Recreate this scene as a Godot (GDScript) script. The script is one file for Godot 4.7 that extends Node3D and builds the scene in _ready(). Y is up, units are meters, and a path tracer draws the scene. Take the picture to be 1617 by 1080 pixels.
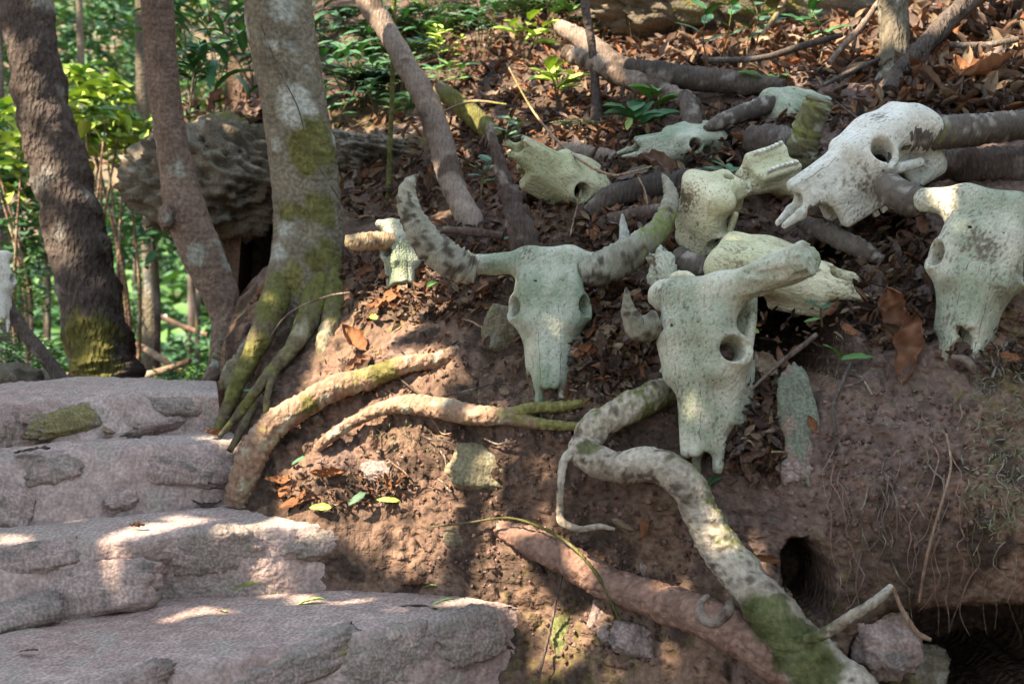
extends Node3D
# A forest bank strewn with horned cattle skulls beside rough stone steps.

const FOCAL := 2250.0
const EYE := Vector3(0.0, 1.0, 0.0)
const TILT := -0.06655
const SUN_TO := Vector3(-0.60, 0.74, 0.31)

const EXPO := 5.6
const SUN_E := 1.5

var rng := RandomNumberGenerator.new()
var na := FastNoiseLite.new()
var nb := FastNoiseLite.new()
var nc := FastNoiseLite.new()
var used := {}
var M := {}
var tilt_basis := Basis(Vector3.RIGHT, TILT)

# ---------------------------------------------------------------- small helpers
func ray(px: float, py: float) -> Vector3:
	return tilt_basis * Vector3((px - 808.5) / FOCAL, (540.0 - py) / FOCAL, -1.0)

func at(px: float, py: float, depth: float) -> Vector3:
	return EYE + ray(px, py) * depth

func on_level(px: float, py: float, y: float) -> Vector3:
	var r := ray(px, py)
	return EYE + r * ((y - EYE.y) / r.y)

func numbered(called: String) -> String:
	var n: int = used.get(called, 0)
	used[called] = n + 1
	return called if n == 0 else "%s_%03d" % [called, n]

func tag(o: Node, label: String, category: String, group := "") -> Node:
	o.set_meta("label", label)
	o.set_meta("category", category)
	if group:
		o.set_meta("group", group)
	return o

func thing(called: String, label: String, category: String, pos := Vector3.ZERO, group := "") -> Node3D:
	var o := Node3D.new()
	o.name = numbered(called)
	add_child(o)
	o.position = pos
	tag(o, label, category, group)
	return o

func part(called: String, mesh: Mesh, m: Material, parent: Node3D, xf := Transform3D()) -> MeshInstance3D:
	var o := MeshInstance3D.new()
	o.name = called
	o.mesh = mesh
	o.material_override = m
	parent.add_child(o, true)
	o.transform = xf
	return o

func single(called: String, mesh: Mesh, m: Material, label: String, category: String, xf := Transform3D(), group := "") -> MeshInstance3D:
	var o := MeshInstance3D.new()
	o.name = numbered(called)
	o.mesh = mesh
	o.material_override = m
	add_child(o)
	o.transform = xf
	tag(o, label, category, group)
	return o

func setting(called: String, mesh: Mesh, m: Material) -> MeshInstance3D:
	var o := MeshInstance3D.new()
	o.name = numbered(called)
	o.mesh = mesh
	o.material_override = m
	add_child(o)
	o.set_meta("kind", "structure")
	return o

func lin(r: float, g: float, b: float) -> Color:
	return Color(r, g, b)

# mesh from arrays with smooth normals worked out from the winding
func finish(v: PackedVector3Array, idx: PackedInt32Array, col := PackedColorArray(), uv := PackedVector2Array()) -> ArrayMesh:
	var n := PackedVector3Array()
	n.resize(v.size())
	for t in range(0, idx.size(), 3):
		var a := idx[t]
		var b := idx[t + 1]
		var c := idx[t + 2]
		var f := (v[c] - v[a]).cross(v[b] - v[a])
		n[a] += f
		n[b] += f
		n[c] += f
	for i in n.size():
		n[i] = n[i].normalized()
	var arr := []
	arr.resize(Mesh.ARRAY_MAX)
	arr[Mesh.ARRAY_VERTEX] = v
	arr[Mesh.ARRAY_NORMAL] = n
	arr[Mesh.ARRAY_INDEX] = idx
	if col.size():
		arr[Mesh.ARRAY_COLOR] = col
	if uv.size():
		arr[Mesh.ARRAY_TEX_UV] = uv
	var m := ArrayMesh.new()
	m.add_surface_from_arrays(Mesh.PRIMITIVE_TRIANGLES, arr)
	return m

func noise_image(freq: float, kind: int, octaves: int, seed_: int, lo: float, hi: float, gain := 1.4, stretch := 1) -> Image:
	var n := FastNoiseLite.new()
	n.seed = seed_
	n.noise_type = kind
	n.frequency = freq
	n.fractal_octaves = octaves
	n.fractal_type = FastNoiseLite.FRACTAL_FBM
	var im := n.get_seamless_image(256, 256)
	var out := Image.create(256, 256, false, Image.FORMAT_L8)
	for y in 256:
		for x in 256:
			var g := im.get_pixel((x * stretch) % 256, y).r
			g = clampf((g - 0.5) * gain + 0.5, 0.0, 1.0)
			var q := lerpf(lo, hi, g)
			out.set_pixel(x, y, Color(q, q, q))
	return out

func mat(called: String, rough: float, albedo: Image, relief: Image, relief_cm: float, scale: Vector3, world := false, spec := 0.3) -> StandardMaterial3D:
	var m := StandardMaterial3D.new()
	m.resource_name = called
	m.vertex_color_use_as_albedo = true
	m.roughness = rough
	m.metallic_specular = spec
	if albedo:
		m.albedo_texture = tex(albedo)
		m.uv1_triplanar = true
		m.uv1_world_triplanar = world
		m.uv1_scale = scale
	if relief:
		m.heightmap_enabled = true
		m.heightmap_texture = tex(relief)
		m.heightmap_scale = relief_cm
	M[called] = m
	return m

var tex_of := {}
func tex(im: Image) -> ImageTexture:
	if not tex_of.has(im):
		tex_of[im] = ImageTexture.create_from_image(im)
	return tex_of[im]

# smooth curve through points
func curve(pts: Array, k: float) -> Variant:
	var i := clampi(int(floor(k)), 0, pts.size() - 2)
	var t := k - i
	var p0 = pts[maxi(i - 1, 0)]
	var p1 = pts[i]
	var p2 = pts[i + 1]
	var p3 = pts[mini(i + 2, pts.size() - 1)]
	return 0.5 * ((2.0 * p1) + (p2 - p0) * t + (2.0 * p0 - 5.0 * p1 + 4.0 * p2 - p3) * t * t + (3.0 * p1 - p0 - 3.0 * p2 + p3) * t * t * t)

# colour of weathered organic matter: palette = [base, second, patch, patch threshold, moss, moss threshold]
func weathered(p: Vector3, pal: Array, f := 1.0) -> Color:
	var a := clampf(na.get_noise_3d(p.x * 14.0 * f, p.y * 14.0 * f, p.z * 14.0 * f) * 1.3 + 0.5, 0.0, 1.0)
	var c: Color = pal[0].lerp(pal[1], a)
	var g := nb.get_noise_3d(p.x * 60.0 * f, p.y * 60.0 * f, p.z * 60.0 * f)
	c = c * (1.0 + 0.35 * g)
	if pal.size() > 3:
		var b := nb.get_noise_3d(p.x * 22.0 * f + 40.0, p.y * 22.0 * f, p.z * 22.0 * f) + 0.3 * g
		c = c.lerp(pal[2], smoothstep(pal[3], pal[3] + 0.12, b))
	if pal.size() > 5:
		var d := na.get_noise_3d(p.x * 9.0 * f - 30.0, p.y * 9.0 * f + 7.0, p.z * 9.0 * f) + 0.35 * g
		c = c.lerp(pal[4] * (1.0 + 0.5 * g), smoothstep(pal[5], pal[5] + 0.15, d))
	c.a = 1.0
	return c

# growths of moss, lichen and rot with ragged outlines: [centre, radius, colour]
var GROWTH := []

func growth(px: float, py: float, depth: float, r: float, c: Color) -> void:
	GROWTH.append([at(px, py, depth), r, c])

func mossed(p: Vector3, c: Color) -> Color:
	for m in GROWTH:
		var d: float = p.distance_to(m[0]) / m[1]
		if d < 1.6:
			var g := nb.get_noise_3d(p.x * 45.0, p.y * 45.0, p.z * 45.0)
			var f := d + 0.55 * na.get_noise_3d(p.x * 70.0, p.y * 70.0, p.z * 70.0) + 0.35 * g
			c = c.lerp(m[2] * (1.0 + 0.5 * g), 0.92 * smoothstep(1.0, 0.78, f))
			c.a = 1.0
	return c

func seen_at(p: Vector3) -> Vector2:
	var q := (p - EYE) * tilt_basis
	return Vector2(808.5 + FOCAL * q.x / -q.z, 540.0 - FOCAL * q.y / -q.z)

# swept round limb. pts: Vector3s; rad: radii at the points; returns a closed mesh with weathered colours
func limb(pts: Array, rad: Array, pal: Array, rough := 0.12, seg := 0.02, sides := 14, origin := Vector3.ZERO, ring := 0.0, ring_len := 0.03, lump := 6.0, cf := 1.0) -> ArrayMesh:
	var v := PackedVector3Array()
	var col := PackedColorArray()
	var idx := PackedInt32Array()
	var total := 0.0
	for i in pts.size() - 1:
		total += (pts[i + 1] - pts[i]).length()
	var count := clampi(int(total / seg), pts.size() * 2, 260)
	var side := Vector3.ZERO
	var run := 0.0
	var last: Vector3 = pts[0]
	for k in count + 1:
		var u := float(k) / count * (pts.size() - 1)
		var c: Vector3 = curve(pts, u)
		var e: Vector3 = curve(pts, minf(u + 0.02, pts.size() - 1.0)) - curve(pts, maxf(u - 0.02, 0.0))
		e = e.normalized()
		var r: float = maxf(curve(rad, u), 0.0004)
		run += (c - last).length()
		last = c
		if k == 0:
			side = e.cross(Vector3.UP if absf(e.y) < 0.9 else Vector3.RIGHT).normalized()
		else:
			side = (side - e * side.dot(e)).normalized()
		var other := e.cross(side)
		if ring > 0.0:
			var w := fposmod(run / ring_len + 0.35 * na.get_noise_1d(run * 40.0), 1.0)
			r *= 1.0 + ring * (absf(w - 0.5) * 2.0 - 0.5)
		for s in sides:
			var ang := TAU * s / sides
			var dir := side * cos(ang) + other * sin(ang)
			var q := c + dir * r
			var f := lump / maxf(r, 0.01) * 0.05
			var d := na.get_noise_3d(q.x * f * 10.0, q.y * f * 10.0, q.z * f * 10.0) + 0.5 * nb.get_noise_3d(q.x * f * 30.0, q.y * f * 30.0, q.z * f * 30.0)
			q = c + dir * r * (1.0 + rough * d * 1.6)
			v.append(q - origin)
			col.append(mossed(q, weathered(q, pal, cf)))
	for k in count:
		for s in sides:
			var a := k * sides + s
			var b := k * sides + (s + 1) % sides
			idx.append_array([a, a + sides, b, b, a + sides, b + sides])
	for e in 2:
		var base := 0 if e == 0 else count * sides
		var mid := Vector3.ZERO
		for s in sides:
			mid += v[base + s]
		mid /= sides
		var first := v.size()
		v.append(mid)
		col.append(weathered(mid + origin, pal, cf))
		for s in sides:
			v.append(v[base + s])
			col.append(col[base + s])
		for s in sides:
			if e == 0:
				idx.append_array([first, first + 1 + s, first + 1 + (s + 1) % sides])
			else:
				idx.append_array([first, first + 1 + (s + 1) % sides, first + 1 + s])
	return finish(v, idx, col)

# limb described by what the photograph shows: rows of [px, py, depth, width in px]
func seen_limb(rows: Array, pal: Array, origin: Vector3, rough := 0.12, seg := 0.02, sides := 14, ring := 0.0, ring_len := 0.03, lump := 6.0, cf := 1.0) -> ArrayMesh:
	var pts := []
	var rad := []
	for r in rows:
		var p: Vector3 = at(r[0], r[1], r[2]) if r[2] > 1.0 else ground(r[0], r[1]) - ray(r[0], r[1]) * r[2]
		pts.append(p)
		rad.append(0.5 * r[3] / FOCAL * -p.z)
	return limb(pts, rad, pal, rough, seg, sides, origin, ring, ring_len, lump, cf)

# boulder or cobble: a rounded, knocked-about box. half = half sizes
func boulder(half: Vector3, pal: Array, seed_: int, n := 10, boxy := 0.55, rough := 0.16, cf := 1.0) -> ArrayMesh:
	var v := PackedVector3Array()
	var col := PackedColorArray()
	var idx := PackedInt32Array()
	var off := Vector3(seed_ * 3.17, seed_ * 1.73, seed_ * 2.11)
	var weld := {}
	var map := PackedInt32Array()
	for face in 6:
		for j in n + 1:
			for i in n + 1:
				var a := tan((2.0 * i / n - 1.0) * PI / 4)
				var b := tan((2.0 * j / n - 1.0) * PI / 4)
				var c: Vector3 = [Vector3(1, b, -a), Vector3(-1, b, a), Vector3(a, 1, -b), Vector3(a, -1, b), Vector3(a, b, 1), Vector3(-a, b, -1)][face]
				var key := Vector3i((c * 5000.0).round())
				if not weld.has(key):
					var s := c.normalized()
					var p := s.lerp(c * 0.78, boxy)
					var q := s * half / half[half.max_axis_index()] * 1.5 + off
					var d := na.get_noise_3d(q.x * 9.0, q.y * 9.0, q.z * 9.0) * 1.2 + 0.55 * nb.get_noise_3d(q.x * 16.0, q.y * 16.0, q.z * 16.0) + 0.25 * nb.get_noise_3d(q.x * 44.0, q.y * 44.0, q.z * 44.0)
					p *= 1.0 + rough * d
					p = p * half
					weld[key] = v.size()
					v.append(p)
					col.append(weathered(p + off, pal, cf))
				map.append(weld[key])
	for face in 6:
		var base := face * (n + 1) * (n + 1)
		for j in n:
			for i in n:
				var a := map[base + j * (n + 1) + i]
				var b := map[base + j * (n + 1) + i + 1]
				var c := map[base + (j + 1) * (n + 1) + i]
				var d := map[base + (j + 1) * (n + 1) + i + 1]
				idx.append_array([a, c, b, b, c, d])
	return finish(v, idx, col)

# ---------------------------------------------------------------- the bank's surface
# The bank is a height field over a plane that leans back 45 degrees: a = across, s = up the lean, h = out of it.
const LEAN := 0.70710678
var A0 := -3.4
var S0 := 2.0
var CELL := 0.1
var NA := 76
var NS := 68
var coarse := PackedFloat32Array()

func lean_of(p: Vector3) -> Vector3:
	return Vector3(p.x, (p.y - p.z) * LEAN, (p.y + p.z) * LEAN)

func from_lean(q: Vector3) -> Vector3:
	return Vector3(q.x, (q.y + q.z) * LEAN, (q.z - q.y) * LEAN)

func tps(r2: float) -> float:
	return 0.0 if r2 < 1e-9 else 0.5 * r2 * log(r2)

func fit_bank(rows: Array) -> void:
	var q := []
	for r in rows:
		q.append(lean_of(at(r[0], r[1], r[2])))
	var n := q.size()
	var w := n + 4
	var m := []
	for i in n + 3:
		var row := PackedFloat64Array()
		row.resize(w)
		m.append(row)
	for i in n:
		for j in n:
			m[i][j] = tps(Vector2(q[i].x - q[j].x, q[i].y - q[j].y).length_squared())
		m[i][i] += 0.0015
		m[i][n] = 1.0
		m[i][n + 1] = q[i].x
		m[i][n + 2] = q[i].y
		m[n][i] = 1.0
		m[n + 1][i] = q[i].x
		m[n + 2][i] = q[i].y
		m[i][n + 3] = q[i].z
	for c in n + 3:
		var best := c
		for r in range(c + 1, n + 3):
			if absf(m[r][c]) > absf(m[best][c]):
				best = r
		var t = m[c]
		m[c] = m[best]
		m[best] = t
		var pr: PackedFloat64Array = m[c]
		for r in range(c + 1, n + 3):
			var rr: PackedFloat64Array = m[r]
			var f := rr[c] / pr[c]
			if f != 0.0:
				for k in range(c, w):
					rr[k] -= f * pr[k]
				m[r] = rr
	var sol := PackedFloat64Array()
	sol.resize(n + 3)
	for c in range(n + 2, -1, -1):
		var s: float = m[c][n + 3]
		for k in range(c + 1, n + 3):
			s -= m[c][k] * sol[k]
		sol[c] = s / m[c][c]
	coarse.resize(NA * NS)
	for j in NS:
		for i in NA:
			var x := A0 + i * CELL
			var y := S0 + j * CELL
			var h := sol[n] + sol[n + 1] * x + sol[n + 2] * y
			for k in n:
				var dx: float = x - q[k].x
				var dy: float = y - q[k].y
				h += sol[k] * tps(dx * dx + dy * dy)
			coarse[j * NA + i] = h

func crom(a: float, b: float, c: float, d: float, t: float) -> float:
	return b + 0.5 * t * (c - a + t * (2.0 * a - 5.0 * b + 4.0 * c - d + t * (3.0 * (b - c) + d - a)))

func bank_h(x: float, s: float) -> float:
	var u := clampf((x - A0) / CELL, 1.0, NA - 2.001)
	var w := clampf((s - S0) / CELL, 1.0, NS - 2.001)
	var i := int(u)
	var j := int(w)
	var fu := u - i
	var fw := w - j
	if i >= NA - 2: i = NA - 3
	if j >= NS - 2: j = NS - 3
	var o := (j - 1) * NA + i - 1
	var r0 := crom(coarse[o], coarse[o + 1], coarse[o + 2], coarse[o + 3], fu)
	o += NA
	var r1 := crom(coarse[o], coarse[o + 1], coarse[o + 2], coarse[o + 3], fu)
	o += NA
	var r2 := crom(coarse[o], coarse[o + 1], coarse[o + 2], coarse[o + 3], fu)
	o += NA
	var r3 := crom(coarse[o], coarse[o + 1], coarse[o + 2], coarse[o + 3], fu)
	return crom(r0, r1, r2, r3, fw)

func bank_point(x: float, s: float) -> Vector3:
	return from_lean(Vector3(x, s, bank_h(x, s)))

func bank_normal(x: float, s: float) -> Vector3:
	var e := 0.03
	var dx := (bank_h(x + e, s) - bank_h(x - e, s)) / (2.0 * e)
	var ds := (bank_h(x, s + e) - bank_h(x, s - e)) / (2.0 * e)
	var n := Vector3(-dx, -ds, 1.0).normalized()
	return from_lean(n)

# where the line of sight through a point of the photograph meets the bank
func hit(px: float, py: float) -> Vector3:
	var r := ray(px, py)
	var d := 2.9
	while d < 9.5:
		var q := lean_of(EYE + r * d)
		if q.z < bank_h(q.x, q.y):
			break
		d += 0.06
	var lo := d - 0.06
	for k in 6:
		var mid := 0.5 * (lo + d)
		var q := lean_of(EYE + r * mid)
		if q.z < bank_h(q.x, q.y):
			d = mid
		else:
			lo = mid
	return EYE + r * d

# the lumps and clods that stand out of the smooth bank
var clods := FastNoiseLite.new()

func wild_of(p: Vector3) -> float:
	return smoothstep(-0.25, 0.3, na.get_noise_3d(p.x * 11.0 + 9.0, p.y * 11.0, p.z * 11.0) + (0.12 if p.x > 0.05 else 0.0) + 0.25 * smoothstep(0.35, 0.7, p.x) + (0.3 * smoothstep(0.62, 0.45, p.y) if p.x > -0.45 else 0.0))

func bump(p: Vector3, s: float) -> float:
	var wild := wild_of(p)
	var d := 0.018 * na.get_noise_3d(p.x * 22.0, p.y * 22.0, p.z * 22.0)
	var fade := 1.0 if s < 4.6 else 0.55
	if p.x > -1.4:
		var wx := p + Vector3(0.012, 0.02, 0.01) * nb.get_noise_3d(p.x * 40.0, p.y * 40.0, p.z * 40.0)
		var c1 := clods.get_noise_3d(wx.x * 19.0, wx.y * 19.0, wx.z * 19.0)
		var c2 := clods.get_noise_3d(wx.x * 42.0 + 3.0, wx.y * 42.0, wx.z * 42.0)
		d -= ((0.026 * wild + 0.005) * c1 + (0.014 * wild + 0.005) * c2) * fade
		d += 0.014 * wild
	d -= 0.03 * wild * fade * maxf(0.0, 0.5 - 2.2 * absf(nb.get_noise_3d(p.x * 17.0 + 5.0, p.y * 17.0, p.z * 17.0)))
	return d + 0.009 * nb.get_noise_3d(p.x * 60.0, p.y * 60.0, p.z * 60.0) + 0.004 * nb.get_noise_3d(p.x * 150.0, p.y * 150.0, p.z * 150.0)

# the same with the clods on it
func ground(px: float, py: float) -> Vector3:
	var p := hit(px, py)
	return p + Vector3(0, LEAN, LEAN) * bump(p, lean_of(p).y)

func hit_depth(px: float, py: float) -> float:
	return (hit(px, py) - EYE).dot(tilt_basis * Vector3(0, 0, -1))

func ground_normal(p: Vector3) -> Vector3:
	var q := lean_of(p)
	return bank_normal(q.x, q.y)

# a frame that stands on the ground at p, its y along the ground's normal, turned about it
func lay(p: Vector3, n: Vector3, turn: float, tip := 0.0, roll := 0.0) -> Transform3D:
	var x := n.cross(Vector3.FORWARD if absf(n.z) < 0.9 else Vector3.UP).normalized()
	var z := x.cross(n).normalized()
	var b := Basis(x, n, z)
	b = b * Basis(Vector3.UP, turn) * Basis(Vector3.RIGHT, tip) * Basis(Vector3.BACK, roll)
	return Transform3D(b, p)

# ---------------------------------------------------------------- palettes (real-world base colours, linear)
var PAL := {
	"soil": [Color(0.235, 0.148, 0.105), Color(0.125, 0.083, 0.063), Color(0.075, 0.052, 0.042), 0.16],
	"bark_dark": [Color(0.115, 0.09, 0.078), Color(0.06, 0.048, 0.042), Color(0.21, 0.19, 0.165), 0.3, Color(0.11, 0.105, 0.025), 0.42],
	"bark_pink": [Color(0.245, 0.175, 0.135), Color(0.165, 0.115, 0.09), Color(0.30, 0.30, 0.25), 0.42, Color(0.10, 0.08, 0.06), 0.5],
	"bark_grey": [Color(0.185, 0.158, 0.115), Color(0.105, 0.087, 0.064), Color(0.42, 0.41, 0.35), 0.4, Color(0.14, 0.125, 0.04), 0.38],
	"bark_moss": [Color(0.17, 0.14, 0.085), Color(0.11, 0.085, 0.055), Color(0.29, 0.25, 0.17), 0.25, Color(0.125, 0.12, 0.04), 0.16],
	"dead_wood": [Color(0.30, 0.235, 0.19), Color(0.18, 0.135, 0.108), Color(0.10, 0.072, 0.056), 0.2],
	"mud_wood": [Color(0.15, 0.105, 0.085), Color(0.09, 0.065, 0.055), Color(0.22, 0.18, 0.155), 0.32],
	"dark_wood": [Color(0.12, 0.095, 0.08), Color(0.065, 0.052, 0.045), Color(0.22, 0.19, 0.165), 0.34],
	"root_warm": [Color(0.36, 0.235, 0.16), Color(0.26, 0.165, 0.115), Color(0.38, 0.33, 0.24), 0.22, Color(0.20, 0.18, 0.065), 0.3],
	"root_pale": [Color(0.46, 0.40, 0.32), Color(0.28, 0.225, 0.17), Color(0.13, 0.10, 0.08), 0.36, Color(0.15, 0.15, 0.06), 0.4],
	"root_mud": [Color(0.33, 0.20, 0.15), Color(0.25, 0.15, 0.115), Color(0.20, 0.12, 0.09), 0.3],
	"mortar": [Color(0.45, 0.345, 0.31), Color(0.36, 0.255, 0.225), Color(0.37, 0.30, 0.26), 0.25],
	"cobble": [Color(0.31, 0.25, 0.215), Color(0.22, 0.18, 0.16), Color(0.36, 0.27, 0.25), 0.25, Color(0.20, 0.17, 0.08), 0.5],
	"cobble_pink": [Color(0.38, 0.285, 0.255), Color(0.29, 0.215, 0.19), Color(0.19, 0.155, 0.14), 0.34],
	"rock": [Color(0.20, 0.165, 0.12), Color(0.12, 0.10, 0.075), Color(0.26, 0.235, 0.19), 0.32, Color(0.13, 0.12, 0.035), 0.3],
	"mossy": [Color(0.25, 0.215, 0.135), Color(0.18, 0.15, 0.10), Color(0.27, 0.255, 0.19), 0.3, Color(0.15, 0.155, 0.06), 0.3],
	"slab": [Color(0.205, 0.225, 0.17), Color(0.165, 0.17, 0.125), Color(0.24, 0.17, 0.14), 0.22],
	"clod": [Color(0.31, 0.18, 0.13), Color(0.21, 0.125, 0.095), Color(0.14, 0.09, 0.07), 0.35],
}

func make_materials() -> void:
	var fine := noise_image(0.035, FastNoiseLite.TYPE_SIMPLEX_SMOOTH, 5, 3, 0.7, 1.0)
	var lumps := noise_image(0.03, FastNoiseLite.TYPE_CELLULAR, 3, 5, 0.0, 1.0, 1.6)
	var grain := noise_image(0.02, FastNoiseLite.TYPE_SIMPLEX_SMOOTH, 5, 8, 0.0, 1.0, 2.0)
	var streak := noise_image(0.016, FastNoiseLite.TYPE_SIMPLEX_SMOOTH, 4, 12, 0.0, 1.0, 2.2, 4)
	var speck := noise_image(0.05, FastNoiseLite.TYPE_SIMPLEX_SMOOTH, 3, 21, 0.55, 1.0, 3.0)
	mat("soil", 0.97, fine, grain, 0.8, Vector3(5, 5, 5), true, 0.1)
	mat("mortar", 0.92, fine, grain, 0.25, Vector3(8, 8, 8), true, 0.15)
	mat("stone", 0.9, fine, grain, 0.25, Vector3(9, 9, 9), false, 0.25)
	mat("bark", 0.92, fine, grain, 0.6, Vector3(6, 5, 6), true, 0.2)
	mat("bark_rough", 0.95, fine, lumps, 1.6, Vector3(6, 2.6, 6), true, 0.15)
	mat("wood", 0.92, fine, streak, 0.35, Vector3(9, 4, 9), true, 0.2)
	var soft := noise_image(0.045, FastNoiseLite.TYPE_SIMPLEX_SMOOTH, 4, 31, 0.86, 1.0, 1.5)
	mat("bone", 0.8, soft, grain, 0.22, Vector3(14, 10, 14), false, 0.3)
	mat("horn", 0.75, soft, streak, 0.25, Vector3(10, 10, 10), false, 0.3)
	var lf := mat("leaf", 0.62, null, null, 0.0, Vector3.ONE, false, 0.4)
	lf.backlight_enabled = true
	lf.backlight = Color(0.5, 0.55, 0.3)
	var dl := mat("dry_leaf", 0.8, speck, grain, 0.15, Vector3(14, 14, 14), false, 0.25)
	dl.backlight_enabled = true
	dl.backlight = Color(0.3, 0.24, 0.18)
	mat("cloth", 0.9, null, null, 0.0, Vector3.ONE)

# points of the bank: [px, py, metres in front of the eye]
var BANK := [
	[860, 1010, 3.98], [900, 1080, 3.84], [1000, 1090, 3.74], [1100, 1080, 3.62], [1210, 1085, 3.52], [1320, 1080, 3.48], [1420, 1080, 3.5], [1617, 1090, 3.48], [1760, 1080, 3.4],
	[1450, 960, 3.4], [1617, 870, 3.3], [1500, 800, 3.38], [1617, 740, 3.4], [1400, 720, 3.5], [1350, 850, 3.46], [1760, 800, 3.3], [1260, 930, 3.55],
	[1500, 620, 3.62], [1617, 620, 3.58], [1760, 600, 3.55], [1160, 900, 3.66], [1050, 900, 3.8], [960, 960, 3.86], [900, 900, 3.95], [800, 900, 4.05], [740, 850, 4.12],
	[690, 870, 4.16], [700, 780, 4.2], [640, 800, 4.24], [560, 790, 4.22], [470, 790, 4.24], [400, 790, 4.35], [900, 790, 3.98], [1000, 800, 3.86], [1100, 800, 3.74], [780, 740, 4.1], [600, 730, 4.3], [480, 730, 4.38], [400, 700, 4.5],
	[850, 660, 4.06], [950, 650, 3.98], [860, 560, 4.18], [760, 600, 4.22], [700, 660, 4.2], [640, 600, 4.38], [560, 640, 4.42], [500, 590, 4.6], [420, 640, 4.62], [360, 680, 4.75],
	[640, 470, 4.66], [560, 480, 4.8], [560, 380, 5.1], [480, 500, 4.95], [420, 520, 5.0], [380, 580, 4.95], [700, 420, 4.78], [780, 440, 4.62], [880, 400, 4.56], [960, 500, 4.22], [1000, 430, 4.36], [1010, 580, 4.02],
	[1040, 700, 3.84], [1190, 700, 3.72], [1170, 620, 3.86], [1240, 560, 3.92], [1280, 660, 3.68], [1330, 600, 3.76], [1200, 470, 4.14], [1320, 480, 3.98], [1400, 560, 3.74], [1440, 640, 3.62], [1450, 480, 3.86],
	[1540, 540, 3.7], [1617, 480, 3.78], [1760, 450, 3.75], [1540, 330, 4.12], [1617, 260, 4.28], [1760, 250, 4.15], [1400, 400, 4.12], [1270, 340, 4.36], [1150, 330, 4.5], [1020, 310, 4.72], [900, 270, 5.0], [830, 340, 4.82], [760, 330, 5.05],
	[740, 230, 5.7], [660, 330, 5.4], [640, 210, 6.2], [580, 260, 5.9], [540, 190, 6.6], [800, 160, 6.1], [900, 140, 5.9], [1000, 190, 5.4], [1120, 190, 5.1], [1200, 110, 5.6], [1300, 180, 4.9], [1300, 100, 5.6], [1400, 150, 4.95], [1450, 210, 4.55], [1500, 120, 5.0], [1617, 130, 4.75], [1760, 100, 4.7],
	[1617, 20, 5.6], [1500, 30, 5.9], [1400, 40, 6.2], [1200, 20, 7.0], [1040, 60, 6.8], [900, 30, 7.4], [760, 60, 7.4], [640, 90, 7.6], [520, 90, 7.8], [1000, -60, 8.6], [700, -30, 8.8], [1300, -80, 8.2], [1700, -80, 7.2], [450, 20, 8.8],
	[420, 190, 6.7], [340, 230, 7.0], [440, 330, 6.2], [330, 420, 6.6], [280, 520, 6.4], [250, 620, 5.6],
]
# hollows under the bank's lip and between the bones: [px, py, half width px, half height px, push in metres]
var HOLLOWS := [[1565, 1055, 235, 112, 0.75], [1276, 925, 36, 52, 0.34], [1238, 528, 85, 60, 0.5], [386, 400, 70, 80, 0.9], [1130, 270, 70, 40, 0.3], [1600, 395, 30, 45, 0.2], [1440, 390, 38, 40, 0.2], [1340, 460, 45, 40, 0.2]]

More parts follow.
